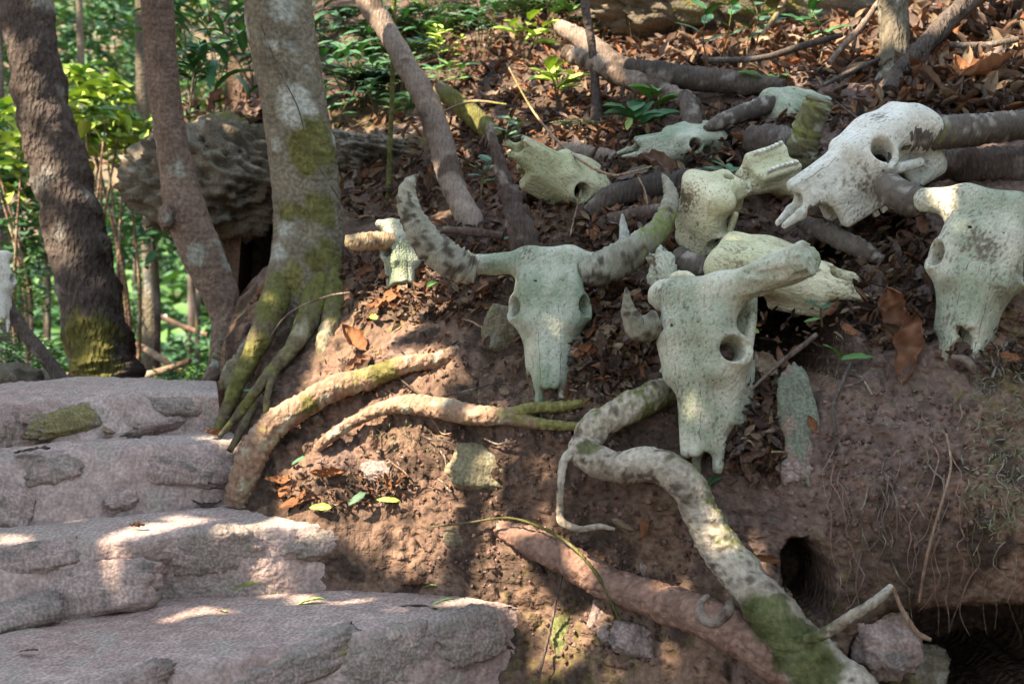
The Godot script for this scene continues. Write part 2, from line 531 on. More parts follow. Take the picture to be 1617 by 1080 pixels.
func build_bank() -> void:
	fit_bank(BANK)
	var xs := PackedFloat32Array()
	var x := -3.0
	while x < 3.9:
		xs.append(x)
		x += 0.0075 if x > -1.0 and x < 1.45 else 0.035
	var ss := PackedFloat32Array()
	var s := 2.25
	while s < 8.4:
		ss.append(s)
		s += 0.0075 if s < 4.2 else (0.016 if s < 5.2 else 0.04)
	var hol := []
	for h in HOLLOWS:
		hol.append([hit(h[0], h[1]), h[2] / FOCAL * hit_depth(h[0], h[1]), h[3] / FOCAL * hit_depth(h[0], h[1]), h[4]])
	var cell := clods
	cell.noise_type = FastNoiseLite.TYPE_CELLULAR
	cell.frequency = 1.0
	cell.cellular_return_type = FastNoiseLite.RETURN_DISTANCE
	cell.fractal_type = FastNoiseLite.FRACTAL_NONE
	var v := PackedVector3Array()
	var col := PackedColorArray()
	var idx := PackedInt32Array()
	var nx := xs.size()
	for j in ss.size():
		for i in nx:
			var hh := bank_h(xs[i], ss[j])
			var p := from_lean(Vector3(xs[i], ss[j], hh))
			var big := na.get_noise_3d(p.x * 22.0, p.y * 22.0, p.z * 22.0)
			var d := bump(p, ss[j])
			var q := from_lean(Vector3(xs[i], ss[j], hh + d))
			for h in hol:
				var e := Vector2((p.x - h[0].x) / h[1], ((p.y - h[0].y) + 0.25 * (p.z - h[0].z)) / h[2])
				var e2 := e.length() + 0.25 * big
				if e2 < 1.0 and absf(p.z - h[0].z) < 0.6:
					var f: float = smoothstep(1.0, 0.72, e2)
					q += Vector3(0.0, -0.05 * h[3], -h[3]) * f
			# the bank's far flank falls away to the low wood
			var rim := 0.188 * p.z - 0.03 + 0.10 * big
			if q.x < rim:
				q.y -= (rim - q.x) * 14.0
			v.append(q)
			var c := weathered(p, PAL.soil, 0.9)
			var humus_shade := smoothstep(4.0, 4.9, ss[j] + 0.5 * big + 0.35 * (xs[i] if xs[i] > 0.0 else 0.0))  # mould up the slope, also darkened as painted shade towards the top
			# leaf mould between the bones, darkened to paint in deep shade
			var pile_shade := Vector2((p.x - 0.55) / 0.62, (p.y - 0.88) / 0.36).length() + 0.8 * big + 0.3 * nb.get_noise_3d(p.x * 30.0, p.y * 30.0, p.z * 30.0)
			humus_shade = maxf(humus_shade, smoothstep(1.05, 0.85, pile_shade))
			c = c.lerp(Color(0.085, 0.058, 0.044) * (1.0 + 0.6 * big), 0.92 * humus_shade)
			# moss films and greyer soil patches with ragged outlines, more to the right
			var ms := na.get_noise_3d(p.x * 7.0 + 60.0, p.y * 7.0, p.z * 7.0) + 0.5 * nb.get_noise_3d(p.x * 55.0, p.y * 55.0, p.z * 55.0)
			c = c.lerp(Color(0.17, 0.14, 0.055), 0.5 * smoothstep(0.4, 0.55, ms))
			c = c.lerp(Color(0.19, 0.13, 0.112), 0.6 * smoothstep(0.1, 0.5, nb.get_noise_3d(p.x * 5.0, p.y * 5.0 + 20.0, p.z * 5.0) + (0.3 if p.x > 0.55 else 0.0)))
			c.a = 1.0
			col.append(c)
	for j in ss.size() - 1:
		for i in nx - 1:
			var a := j * nx + i
			idx.append_array([a, a + nx, a + 1, a + 1, a + nx, a + nx + 1])
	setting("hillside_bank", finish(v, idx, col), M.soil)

func floor_y(x: float, z: float) -> float:
	var d := -z
	var y := 0.3 - 0.55 * smoothstep(4.6, 7.0, d) - 1.6 * smoothstep(6.0, 24.0, d)
	if d < 4.8:
		y = lerpf(-0.5, 0.3, smoothstep(4.4, 4.8, d))
	y += 34.0 * smoothstep(38.0, 90.0, d + absf(x + 6.0) * 0.25)
	var side := x - 0.2
	if side > 0.0 and d > 8.0:
		y += 1.2 * side * smoothstep(8.0, 12.0, d)
	y += 0.25 * na.get_noise_2d(x * 3.0, z * 3.0) * smoothstep(5.0, 9.0, d)
	return y

func build_floor() -> void:
	var v := PackedVector3Array()
	var col := PackedColorArray()
	var idx := PackedInt32Array()
	var n := 180
	for j in n + 1:
		for i in n + 1:
			var a := 2.0 * i / n - 1.0
			var b := float(j) / n
			var x := signf(a) * (absf(a) * 6.0 + 90.0 * pow(absf(a), 4.0))
			var z := 12.0 - (b * 30.0 + 90.0 * pow(b, 4.0))
			var y := floor_y(x, z)
			v.append(Vector3(x, y, z))
			var c := Color(0.2, 0.15, 0.105).lerp(Color(0.27, 0.205, 0.145), clampf(na.get_noise_2d(x * 8.0, z * 8.0) + 0.5, 0.0, 1.0))
			col.append(c)
	for j in n:
		for i in n:
			var a := j * (n + 1) + i
			idx.append_array([a, a + n + 1, a + 1, a + 1, a + n + 1, a + n + 2])
	setting("forest_ground", finish(v, idx, col), M.soil)

# ---------------------------------------------------------------- the steps
func along(pts: Array, t: float) -> Vector3:
	return curve(pts, t * (pts.size() - 1))

var risers := {}

func build_step(parent: Node3D, foot: Array, front: Array, back: Array, seed_: int) -> void:
	var v := PackedVector3Array()
	var col := PackedColorArray()
	var idx := PackedInt32Array()
	var nc_ := 190
	var nr := 26
	var nt := 60
	var rows := nr + nt
	for i in nc_ + 1:
		var t := float(i) / nc_
		var f := along(foot, t) - Vector3(0, 0.05, 0)
		var e := along(front, t)
		var b := along(back, t)
		var inward := (b - e)
		inward.y = 0.0
		inward = inward.normalized()
		b += inward * 0.06
		for j in rows + 1:
			var p: Vector3
			var nrm: Vector3
			if j <= nr:
				var u := float(j) / nr
				p = f.lerp(e, u)
				# rounded arris
				p += inward * 0.018 * pow(u, 10.0)
				nrm = -inward.lerp(Vector3.DOWN, pow(u, 8.0) * 0.5)
			else:
				var u := float(j - nr) / nt
				u = u * u * 0.5 + u * 0.5
				p = (e + inward * 0.018).lerp(b, u)
				nrm = Vector3.UP
				p.y += 0.012 * sin(u * PI) - 0.006 * (1.0 - smoothstep(0.0, 0.06, u))
			var q := p + Vector3(seed_ * 5.0, 0, 0)
			var d := 0.024 * na.get_noise_3d(q.x * 13.0, q.y * 13.0, q.z * 13.0) + 0.014 * na.get_noise_3d(q.x * 45.0, q.y * 45.0, q.z * 45.0) + 0.006 * nb.get_noise_3d(q.x * 80.0, q.y * 80.0, q.z * 80.0)
			var crack := maxf(0.0, 1.0 - 16.0 * absf(na.get_noise_3d(q.x * 8.0, q.y * 8.0 + 40.0, q.z * 8.0)))
			d -= 0.014 * crack * smoothstep(-0.1, 0.2, na.get_noise_3d(q.x * 6.0, q.y * 6.0, q.z * 6.0 + 20.0))
			if j > nr:
				d *= 0.55
			p += nrm * d
			v.append(p)
			var c := weathered(q, PAL.mortar, 0.8)
			if j > nr + 3:
				var dust := smoothstep(-0.3, 0.35, na.get_noise_3d(q.x * 9.0, 3.0, q.z * 9.0) + 0.4 * nb.get_noise_3d(q.x * 50.0, 0.0, q.z * 50.0))
				c = c.lerp(Color(0.37, 0.31, 0.275), 0.75 * dust)
			col.append(c)
	for i in nc_:
		for j in rows:
			var a := i * (rows + 1) + j
			idx.append_array([a, a + 1, a + rows + 1, a + 1, a + rows + 2, a + rows + 1])
	var o := part("step", finish(v, idx, col), M.mortar, parent)
	risers[o] = [foot, front]

func level_row(pts: Array, y: float) -> Array:
	var out := []
	for p in pts:
		out.append(on_level(p[0], p[1], y))
	return out

# a stone set in the mortar, its face flush with the riser
func set_stone(step: Node3D, px: float, py: float, _depth: float, w: float, h: float, pal: String, seed_: int, roll := 0.0, lean := 0.0, _yaw := 0.0) -> void:
	var foot: Array = risers[step][0]
	var front: Array = risers[step][1]
	var best := 1e9
	var p := Vector3.ZERO
	var bt := 0.5
	for i in 121:
		var t := i / 120.0
		var f := along(foot, t)
		var e := along(front, t)
		for j in 15:
			var q := f.lerp(e, j / 14.0)
			var d := seen_at(q).distance_squared_to(Vector2(px, py))
			if d < best:
				best = d
				p = q
				bt = t
	var x := (along(front, minf(bt + 0.03, 1.0)) - along(front, maxf(bt - 0.03, 0.0))).normalized()
	var up := (along(front, bt) - along(foot, bt)).normalized()
	var z := x.cross(up).normalized()
	up = z.cross(x)
	var k := -p.z / FOCAL
	var b := Basis(x, up, z) * Basis(Vector3.RIGHT, -lean) * Basis(Vector3.BACK, roll)
	part("stone", boulder(Vector3(w * k * 0.64 / maxf(0.6, absf(x.x)), h * k * 0.66, 0.05), PAL[pal], seed_, 16, 0.42, 0.22, 1.2), M.stone, step, Transform3D(b, p - z * 0.030))

func build_steps() -> void:
	var st := thing("stone_staircase", "pinkish mortared steps of rough stones climbing beside the earth bank", "stairs")
	var y1 := 0.0
	var y2 := 0.19
	var y3 := 0.38
	var y4 := 0.51
	var f1 := level_row([[-330, 1230], [-100, 1150], [130, 1106], [350, 1053], [540, 1009], [690, 979], [800, 959], [858, 951], [872, 938]], y1)
	var b1 := level_row([[-330, 1060], [-100, 1020], [110, 982], [233, 957], [350, 945], [540, 936], [690, 930], [790, 922], [850, 916]], y1)
	var foot1 := []
	for i in f1.size():
		foot1.append(f1[i] + Vector3(0.012 if i > 6 else 0.0, -0.3, 0.05 if i < 8 else 0.0))
	var f2 := level_row([[-330, 905], [-100, 880], [60, 860], [213, 858], [290, 846], [427, 837], [540, 824], [640, 815], [697, 808]], y2)
	var b2 := level_row([[-330, 870], [-100, 850], [0, 838], [110, 829], [210, 819], [310, 807], [375, 796], [560, 775], [690, 770]], y2)
	var foot2 := level_row([[-330, 1070], [-100, 1030], [60, 992], [213, 956], [290, 948], [427, 942], [540, 938], [640, 934], [712, 930]], y1)
	var f3 := level_row([[-330, 755], [-100, 735], [20, 722], [120, 714], [200, 710], [260, 706], [320, 703], [360, 701], [388, 697]], y3)
	var b3 := level_row([[-330, 735], [-100, 722], [0, 712], [100, 703], [160, 697], [240, 693], [310, 690], [345, 687], [372, 684]], y3)
	var foot3 := level_row([[-330, 872], [-100, 852], [20, 838], [120, 829], [200, 820], [260, 813], [320, 806], [360, 800], [392, 793]], y2)
	var f4 := level_row([[-330, 690], [-100, 660], [0, 644], [60, 637], [123, 627], [200, 627], [240, 623], [300, 624], [344, 628]], y4)
	var b4 := level_row([[-330, 640], [-100, 618], [0, 608], [60, 604], [123, 600], [200, 600], [240, 600], [300, 600], [340, 602]], y4)
	var foot4 := level_row([[-330, 735], [-100, 722], [0, 712], [100, 703], [160, 697], [240, 693], [300, 690], [330, 688], [350, 686]], y3)
	build_step(st, foot1, f1, b1, 1)
	build_step(st, foot2, f2, b2, 2)
	build_step(st, foot3, f3, b3, 3)
	build_step(st, foot4, f4, b4, 4)
	var steps := st.get_children()
	# top course
	set_stone(steps[3], 125, 656, 4.56, 128, 48, "cobble", 11, 0.03)
	set_stone(steps[3], 272, 640, 4.63, 92, 26, "cobble", 12, -0.05)
	set_stone(steps[3], 8, 680, 4.4, 52, 62, "cobble", 13, 0.1)
	set_stone(steps[3], 265, 666, 4.62, 84, 14, "cobble_pink", 14, 0.05)
	# third riser
	set_stone(steps[2], 88, 742, 4.3, 78, 42, "cobble", 15, 0.15)
	set_stone(steps[2], 8, 800, 4.15, 66, 74, "cobble_pink", 16, -0.5)
	set_stone(steps[2], 290, 742, 4.46, 170, 52, "cobble_pink", 17, -0.08)
	set_stone(steps[2], 192, 792, 4.34, 46, 26, "cobble_pink", 18, 0.3)
	# second riser
	set_stone(steps[1], 50, 880, 3.86, 150, 52, "cobble_pink", 19, 0.1)
	set_stone(steps[1], 110, 935, 3.86, 225, 76, "cobble_pink", 20, 0.17)
	set_stone(steps[1], 325, 876, 3.98, 172, 64, "cobble", 21, 0.03)
	set_stone(steps[1], 540, 846, 4.16, 150, 40, "cobble", 22, 0.09)
	set_stone(steps[1], 238, 905, 3.96, 60, 40, "cobble_pink", 23, 0.5)
	set_stone(steps[1], 20, 972, 3.78, 120, 50, "cobble", 24, 0.2)
	# first riser and tread
	set_stone(steps[0], 750, 1010, 3.94, 104, 78, "cobble", 25, 0.1)
	set_stone(steps[0], 600, 1050, 3.72, 150, 84, "cobble", 26, 0.12)
	set_stone(steps[0], 440, 1074, 3.5, 230, 60, "cobble", 27, 0.2)
	set_stone(steps[0], 205, 1055, 3.42, 110, 40, "cobble_pink", 28, 0.2)

# ---------------------------------------------------------------- bones: distance fields meshed as surface nets
func cone(p: Vector3, a: Vector3, b: Vector3, r1: float, r2: float) -> float:
	var ba := b - a
	var h := clampf((p - a).dot(ba) / ba.length_squared(), 0.0, 1.0)
	return (p - a - ba * h).length() - lerpf(r1, r2, h)

func rbox(p: Vector3, c: Vector3, half: Vector3, r: float) -> float:
	var q := (p - c).abs() - half
	return q.max(Vector3.ZERO).length() + minf(maxf(q.x, maxf(q.y, q.z)), 0.0) - r

func join(a: float, b: float, k: float) -> float:
	var h := maxf(k - absf(a - b), 0.0) / k
	return minf(a, b) - h * h * k * 0.25

func carve(a: float, b: float, k: float) -> float:
	var h := maxf(k - absf(a + b), 0.0) / k
	return maxf(a, -b) + h * h * k * 0.25

# A cow's or buffalo's skull: x across, y towards the poll, z out of the forehead; about half a metre long.
var k_seed := 0.0
var k_nasal := -0.185
var k_prong := -0.262
var k_cavity := -0.09
var k_core := Vector3.RIGHT
var k_core_l := 0.0
var k_core_r := 0.0
var k_core_w := 0.03
var k_knobs := false
var k_cuts := []
var k_palate := 0.03

func set_skull(o: Dictionary) -> void:
	k_seed = o.seed
	k_nasal = o.get("nasal", -0.185)
	k_prong = o.get("prong", -0.262)
	k_cavity = o.get("cavity", -0.09)
	k_core = o.core
	k_core_l = o.core_l
	k_core_r = o.core_r
	k_core_w = o.get("core_w", 0.03)
	k_knobs = o.get("condyles", false)
	k_cuts = o.get("cuts", [])
	k_palate = o.get("palate", 0.03)

func skull_field(p0: Vector3, _o: Dictionary) -> float:
	var p := Vector3(absf(p0.x), p0.y, p0.z)
	var n := na.get_noise_3d(p0.x * 90.0 + k_seed, p0.y * 60.0, p0.z * 90.0)
	var d := rbox(p, Vector3(0, 0.14, -0.012), Vector3(0.056, 0.05, 0.014), 0.034)
	d = join(d, rbox(p, Vector3(0, 0.05, -0.02), Vector3(0.05, 0.05, 0.022), 0.03), 0.04)
	d = join(d, cone(p, Vector3(0.074, 0.052, -0.018), Vector3(0.085, 0.03, -0.03), 0.036, 0.03), 0.03)
	d = join(d, cone(p, Vector3(0.03, 0.02, -0.045), Vector3(0.016, -0.16, -0.032), 0.052, 0.027), 0.03)
	d = join(d, cone(p, Vector3(0.012, 0.03, -0.006), Vector3(0.011, k_nasal, 0.002), 0.034, 0.0135), 0.022)
	d = join(d, rbox(p, Vector3(0.046, -0.035, -0.085), Vector3(0.008, 0.07, 0.026), 0.014), 0.03)
	d = join(d, cone(p, Vector3(0.034, -0.10, -0.05), Vector3(0.03, -0.21, -0.05), 0.018, 0.012), 0.02)
	d = join(d, cone(p, Vector3(0.03, -0.21, -0.05), Vector3(0.02, k_prong, -0.055), 0.012, 0.008), 0.01)
	d = join(d, rbox(p, Vector3(0, 0.17, -0.075), Vector3(0.035, 0.035, 0.035), 0.03), 0.03)
	d = carve(d, cone(p, Vector3(0.092, 0.108, -0.06), Vector3(0.075, 0.13, -0.09), 0.036, 0.03), 0.02)
	d = join(d, cone(p, Vector3(0.094, 0.035, -0.05), Vector3(0.086, 0.14, -0.075), 0.0125, 0.010), 0.012)
	# hollow of the nose, under the nasal bones
	d = carve(d, cone(p, Vector3(0, k_cavity, -0.026), Vector3(0, -0.32, -0.034), 0.014, 0.028), 0.01)
	d = carve(d, cone(p, Vector3(0.0, -0.005, -0.125), Vector3(0, -0.19, -0.085), k_palate, k_palate * 0.66), 0.012)
	if k_palate < 0.02:
		d = join(d, rbox(p, Vector3(0.0, -0.04, -0.085), Vector3(0.03, 0.07, 0.012), 0.012), 0.02)
	if k_knobs:
		d = join(d, cone(p, Vector3(0.024, 0.205, -0.10), Vector3(0.03, 0.215, -0.118), 0.018, 0.015), 0.012)
		d = join(d, cone(p, Vector3(0.058, 0.19, -0.095), Vector3(0.064, 0.20, -0.15), 0.016, 0.005), 0.012)
		d = carve(d, cone(p, Vector3(0, 0.2, -0.10), Vector3(0, 0.26, -0.10), 0.017, 0.017), 0.006)
	# horn cores
	var len: float = k_core_r if p0.x > 0.0 else k_core_l
	if len > 0.0:
		d = join(d, cone(p, Vector3(0.06, 0.19, -0.018), Vector3(0.06, 0.19, -0.018) + k_core * len, 0.036, k_core_w), 0.035)
	# eye sockets with a raised rim
	var ring := absf((p - Vector3(0.098, 0.047, -0.014)).length() - 0.033) - 0.0015
	d = join(d, maxf(ring, absf(p.x * 0.93 + p.z * 0.36 - 0.086) - 0.009), 0.012)
	d = carve(d, cone(p, Vector3(0.026, 0.046, -0.05), Vector3(0.13, 0.046, 0.02), 0.021, 0.032), 0.007)
	d = carve(d, cone(p, Vector3(0.012, 0.11, -0.058), Vector3(0.024, 0.02, -0.062), 0.028, 0.036), 0.004)
	d = carve(d, (p - Vector3(0.037, 0.105, 0.034)).length() - 0.0065, 0.004)
	for c in k_cuts:
		var w: float = c[1] + 0.007 * na.get_noise_3d(p0.x * 260.0, p0.y * 260.0, p0.z * 260.0)
		if c.size() > 2:
			d = carve(d, ((p0 - c[0]) / c[2]).length() * c[2][c[2].min_axis_index()] - w, 0.003)
		else:
			d = maxf(d, p0.dot(c[0]) - w)
	if p.x > 0.11 and p.y > 0.1:
		d += smoothstep(0.11, 0.15, p.x) * 0.006 * nb.get_noise_3d(p0.x * 30.0, p0.y * 110.0, p0.z * 110.0)
	return d + 0.0022 * n

func nets(field: Callable, o: Dictionary, lo: Vector3, hi: Vector3, cell: float, starts: Array, pal: Array, cf := 1.0) -> ArrayMesh:
	var nx := int((hi.x - lo.x) / cell) + 2
	var ny := int((hi.y - lo.y) / cell) + 2
	var nz := int((hi.z - lo.z) / cell) + 2
	var val := PackedFloat32Array()
	val.resize(nx * ny * nz)
	val.fill(1e9)
	var vert := PackedInt32Array()
	vert.resize(nx * ny * nz)
	vert.fill(-1)
	var sx := 1
	var sy := nx
	var sz := nx * ny
	var corner := [0, sx, sy, sx + sy, sz, sz + sx, sz + sy, sz + sx + sy]
	var v := PackedVector3Array()
	var todo := PackedInt32Array()
	for st in starts:
		var p: Vector3 = st
		var dir := (Vector3(lo.x + hi.x, lo.y + hi.y, lo.z + hi.z) * 0.5 - p)
		if dir.length() < 1e-6: dir = Vector3.BACK
		var last := 1e9
		for k in 600:
			var q: Vector3 = st + Vector3(0, 0, -cell * 0.5 * k)
			if q.z < lo.z + cell: break
			if field.call(q, o) < 0.0:
				var g := ((q - lo) / cell).floor()
				for e in [0, sz, -sz]:
					todo.append(int(g.x) + int(g.y) * sy + int(g.z) * sz + e)
				break
	var cells := PackedInt32Array()
	while todo.size():
		var c := todo[todo.size() - 1]
		todo.resize(todo.size() - 1)
		if c < 0 or c >= vert.size() or vert[c] != -1:
			continue
		var iz := c / sz
		var iy := (c - iz * sz) / sy
		var ix := c - iz * sz - iy * sy
		if ix < 1 or iy < 1 or iz < 1 or ix >= nx - 2 or iy >= ny - 2 or iz >= nz - 2:
			vert[c] = -2
			continue
		var inside := 0
		var f := PackedFloat32Array()
		f.resize(8)
		for k in 8:
			var g: int = c + corner[k]
			var d := val[g]
			if d > 1e8:
				d = field.call(lo + Vector3(ix + (k & 1), iy + ((k >> 1) & 1), iz + (k >> 2)) * cell, o)
				val[g] = d
			f[k] = d
			if d < 0.0:
				inside += 1
		if inside == 0 or inside == 8:
			vert[c] = -2
			continue
		var sum := Vector3.ZERO
		var cnt := 0
		for k in 8:
			for b in 3:
				var k2 := k | (1 << b)
				if k2 != k and (f[k] < 0.0) != (f[k2] < 0.0):
					var t := f[k] / (f[k] - f[k2])
					var a := Vector3(k & 1, (k >> 1) & 1, k >> 2)
					var e := Vector3(k2 & 1, (k2 >> 1) & 1, k2 >> 2)
					sum += a.lerp(e, t)
					cnt += 1
		vert[c] = v.size()
		v.append(lo + (Vector3(ix, iy, iz) + sum / cnt) * cell)
		cells.append(c)
		todo.append_array([c + sx, c - sx, c + sy, c - sy, c + sz, c - sz])
	var idx := PackedInt32Array()
	for c in cells:
		for axis in 3:
			var u: int = [sx, sy, sz][axis]
			var w1: int = [sy, sz, sx][axis]
			var w2: int = [sz, sx, sy][axis]
			var a := val[c]
			var b := val[c + u]
			if a > 1e8 or b > 1e8 or (a < 0.0) == (b < 0.0):
				continue
			var i0 := vert[c]
			var i1 := vert[c - w1]
			var i2 := vert[c - w1 - w2]
			var i3 := vert[c - w2]
			if i1 < 0 or i2 < 0 or i3 < 0:
				continue
			if a < 0.0:
				idx.append_array([i0, i2, i1, i0, i3, i2])
			else:
				idx.append_array([i0, i1, i2, i0, i2, i3])
	var col := PackedColorArray()
	for q in v:
		col.append(bone_colour(q + Vector3(o.seed, 0, 0), pal, cf))
	return finish(v, idx, col)

# pal: [bone, green film, amount of green, brown stain, amount of stain]
func bone_colour(p: Vector3, pal: Array, cf: float) -> Color:
	var g := nb.get_noise_3d(p.x * 120.0 * cf, p.y * 90.0 * cf, p.z * 120.0 * cf)
	var a := na.get_noise_3d(p.x * 60.0 * cf, p.y * 40.0 * cf, p.z * 60.0 * cf) + 0.45 * g
	var c: Color = pal[0] * (1.0 + 0.22 * g)
	c = c.lerp(pal[1] * (1.0 + 0.3 * g), clampf(smoothstep(-0.45, 0.45, a) * pal[2], 0.0, 1.0))
	var s := na.get_noise_3d(p.x * 45.0 * cf + 31.0, p.y * 45.0 * cf, p.z * 45.0 * cf) + 0.5 * nb.get_noise_3d(p.x * 260.0 * cf, p.y * 200.0 * cf, p.z * 260.0 * cf)
	c = c.lerp(pal[3], smoothstep(0.55 - pal[4], 0.85 - pal[4], s) * 0.85)
	var w := nb.get_noise_3d(p.x * 240.0 * cf, p.y * 40.0 * cf, p.z * 240.0 * cf + 9.0)
	c = c.lerp(pal[3] * 1.3, 0.4 * smoothstep(0.3, 0.6, w))
	var k := nb.get_noise_3d(p.x * 420.0, p.y * 420.0 + 3.0, p.z * 420.0)
	c = c.lerp(pal[3] * 0.8, 0.75 * smoothstep(0.42, 0.62, k + 0.25 * s))
	c.a = 1.0
	return c

# frame of a skull from the way its nose and its forehead point
func facing(pos: Vector3, nose: Vector3, face: Vector3, size: float, stretch := Vector3.ONE) -> Transform3D:
	var y := -nose.normalized()
	var z := (face - y * face.dot(y)).normalized()
	return Transform3D(Basis(y.cross(z), y, z).scaled_local(stretch * size), pos)

# dark dirt-filled seam lying on the face of a skull
func seam(o: Dictionary, pts: Array, r := 0.0011) -> ArrayMesh:
	var path := []
	var rad := []
	for k in 22:
		var q: Vector2 = curve(pts, k / 21.0 * (pts.size() - 1))
		q.x += 0.0022 * nb.get_noise_1d(k * 3.1 + o.seed)
		var z := 0.09
		for e in 160:
			if skull_field(Vector3(q.x, q.y, z), o) < 0.0:
				break
			z -= 0.001
		if z > -0.06:
			path.append(Vector3(q.x, q.y, z - 0.0003))
			rad.append(r * (0.65 + 0.5 * absf(nb.get_noise_1d(k * 9.0))))
	if path.size() < 3:
		return null
	return limb(path, rad, [Color(0.045, 0.038, 0.03), Color(0.08, 0.065, 0.05)], 0.05, 0.006, 5)

func make_skull(called: String, label: String, xf: Transform3D, o: Dictionary, pal: Array, cell: float, seams := true) -> Node3D:
	var t := thing(called, label, "skull", xf.origin)
	t.transform = xf
	set_skull(o)
	var reach: float = 0.12 + maxf(o.core_l, o.core_r)
	var m := nets(skull_field, o, Vector3(-reach, -0.3, -0.19), Vector3(reach, 0.3, 0.1), cell, [o.get("start", Vector3(0.01, 0.12, 0.09))], pal)
	part("skull_bone", m, M.bone, t)
	if seams:
		for sm in [[Vector2(0.001, 0.03), Vector2(0.0, -0.08), Vector2(0.0, -0.18)], [Vector2(0.024, 0.035), Vector2(0.031, -0.05), Vector2(0.026, -0.16)], [Vector2(-0.024, 0.03), Vector2(-0.03, -0.05), Vector2(-0.026, -0.17)], [Vector2(-0.028, 0.028), Vector2(0.0, 0.042), Vector2(0.03, 0.03)]]:
			var s := seam(o, sm)
			if s:
				part("seam", s, M.bone, t)
	return t

# ---------------------------------------------------------------- the skulls and horns, where they lie
var BONE_GREEN := [Color(0.40, 0.405, 0.32), Color(0.19, 0.235, 0.155), 0.95, Color(0.10, 0.08, 0.055), 0.13]
var BONE_PALE := [Color(0.48, 0.46, 0.36), Color(0.225, 0.255, 0.175), 0.85, Color(0.11, 0.085, 0.06), 0.2]
var BONE_WHITE := [Color(0.64, 0.61, 0.54), Color(0.42, 0.41, 0.34), 0.6, Color(0.15, 0.11, 0.085), 0.22]
var BONE_YELLOW := [Color(0.62, 0.575, 0.40), Color(0.36, 0.355, 0.19), 0.6, Color(0.14, 0.10, 0.06), 0.18]
var BONE_OCHRE := [Color(0.44, 0.41, 0.27), Color(0.29, 0.30, 0.155), 0.75, Color(0.13, 0.085, 0.05), 0.18]
var HORN_GREY := [Color(0.34, 0.325, 0.26), Color(0.19, 0.175, 0.125), Color(0.075, 0.06, 0.045), 0.2, Color(0.15, 0.165, 0.06), 0.36]
var HORN_DARK := [Color(0.13, 0.105, 0.085), Color(0.075, 0.06, 0.05), Color(0.26, 0.23, 0.19), 0.3, Color(0.13, 0.14, 0.05), 0.42]
var HORN_MOSS := [Color(0.20, 0.18, 0.085), Color(0.12, 0.10, 0.06), Color(0.34, 0.33, 0.26), 0.34, Color(0.15, 0.155, 0.05), 0.2]
var HORN_TIP := [Color(0.52, 0.53, 0.47), Color(0.33, 0.36, 0.28), Color(0.07, 0.06, 0.05), 0.2]

# horn belonging to a skull: built where it is, then handed to the skull as its part
func horn(sk: Node3D, rows: Array, pal: Array, ring := 0.0, ring_len := 0.03, called := "horn") -> void:
	var inv := sk.transform.affine_inverse()
	var pts := []
	var rad := []
	for r in rows:
		var depth: float = r[2] if r[2] > 1.0 else hit_depth(r[0], r[1]) - r[2]
		pts.append(at(r[0], r[1], depth))
		rad.append(0.5 * r[3] / FOCAL * depth)
	var m := limb(pts, rad, pal, 0.10, 0.006, 22, sk.position, ring, ring_len, 5.0, 2.2)
	part(called, m, M.horn, sk, Transform3D(inv.basis, Vector3.ZERO))

func teeth(sk: Node3D, pal: Array, from: float, to: float, count: int, side: float) -> void:
	for k in count:
		var y := lerpf(from, to, (k + 0.5) / count)
		var m := boulder(Vector3(0.008, 0.46 * absf(to - from) / count, 0.014), pal, 200 + k, 4, 0.7, 0.14)
		part("tooth", m, M.bone, sk, Transform3D(Basis(), Vector3(side * (0.047 + 0.004 * sin(y * 30.0)), y, -0.128)))

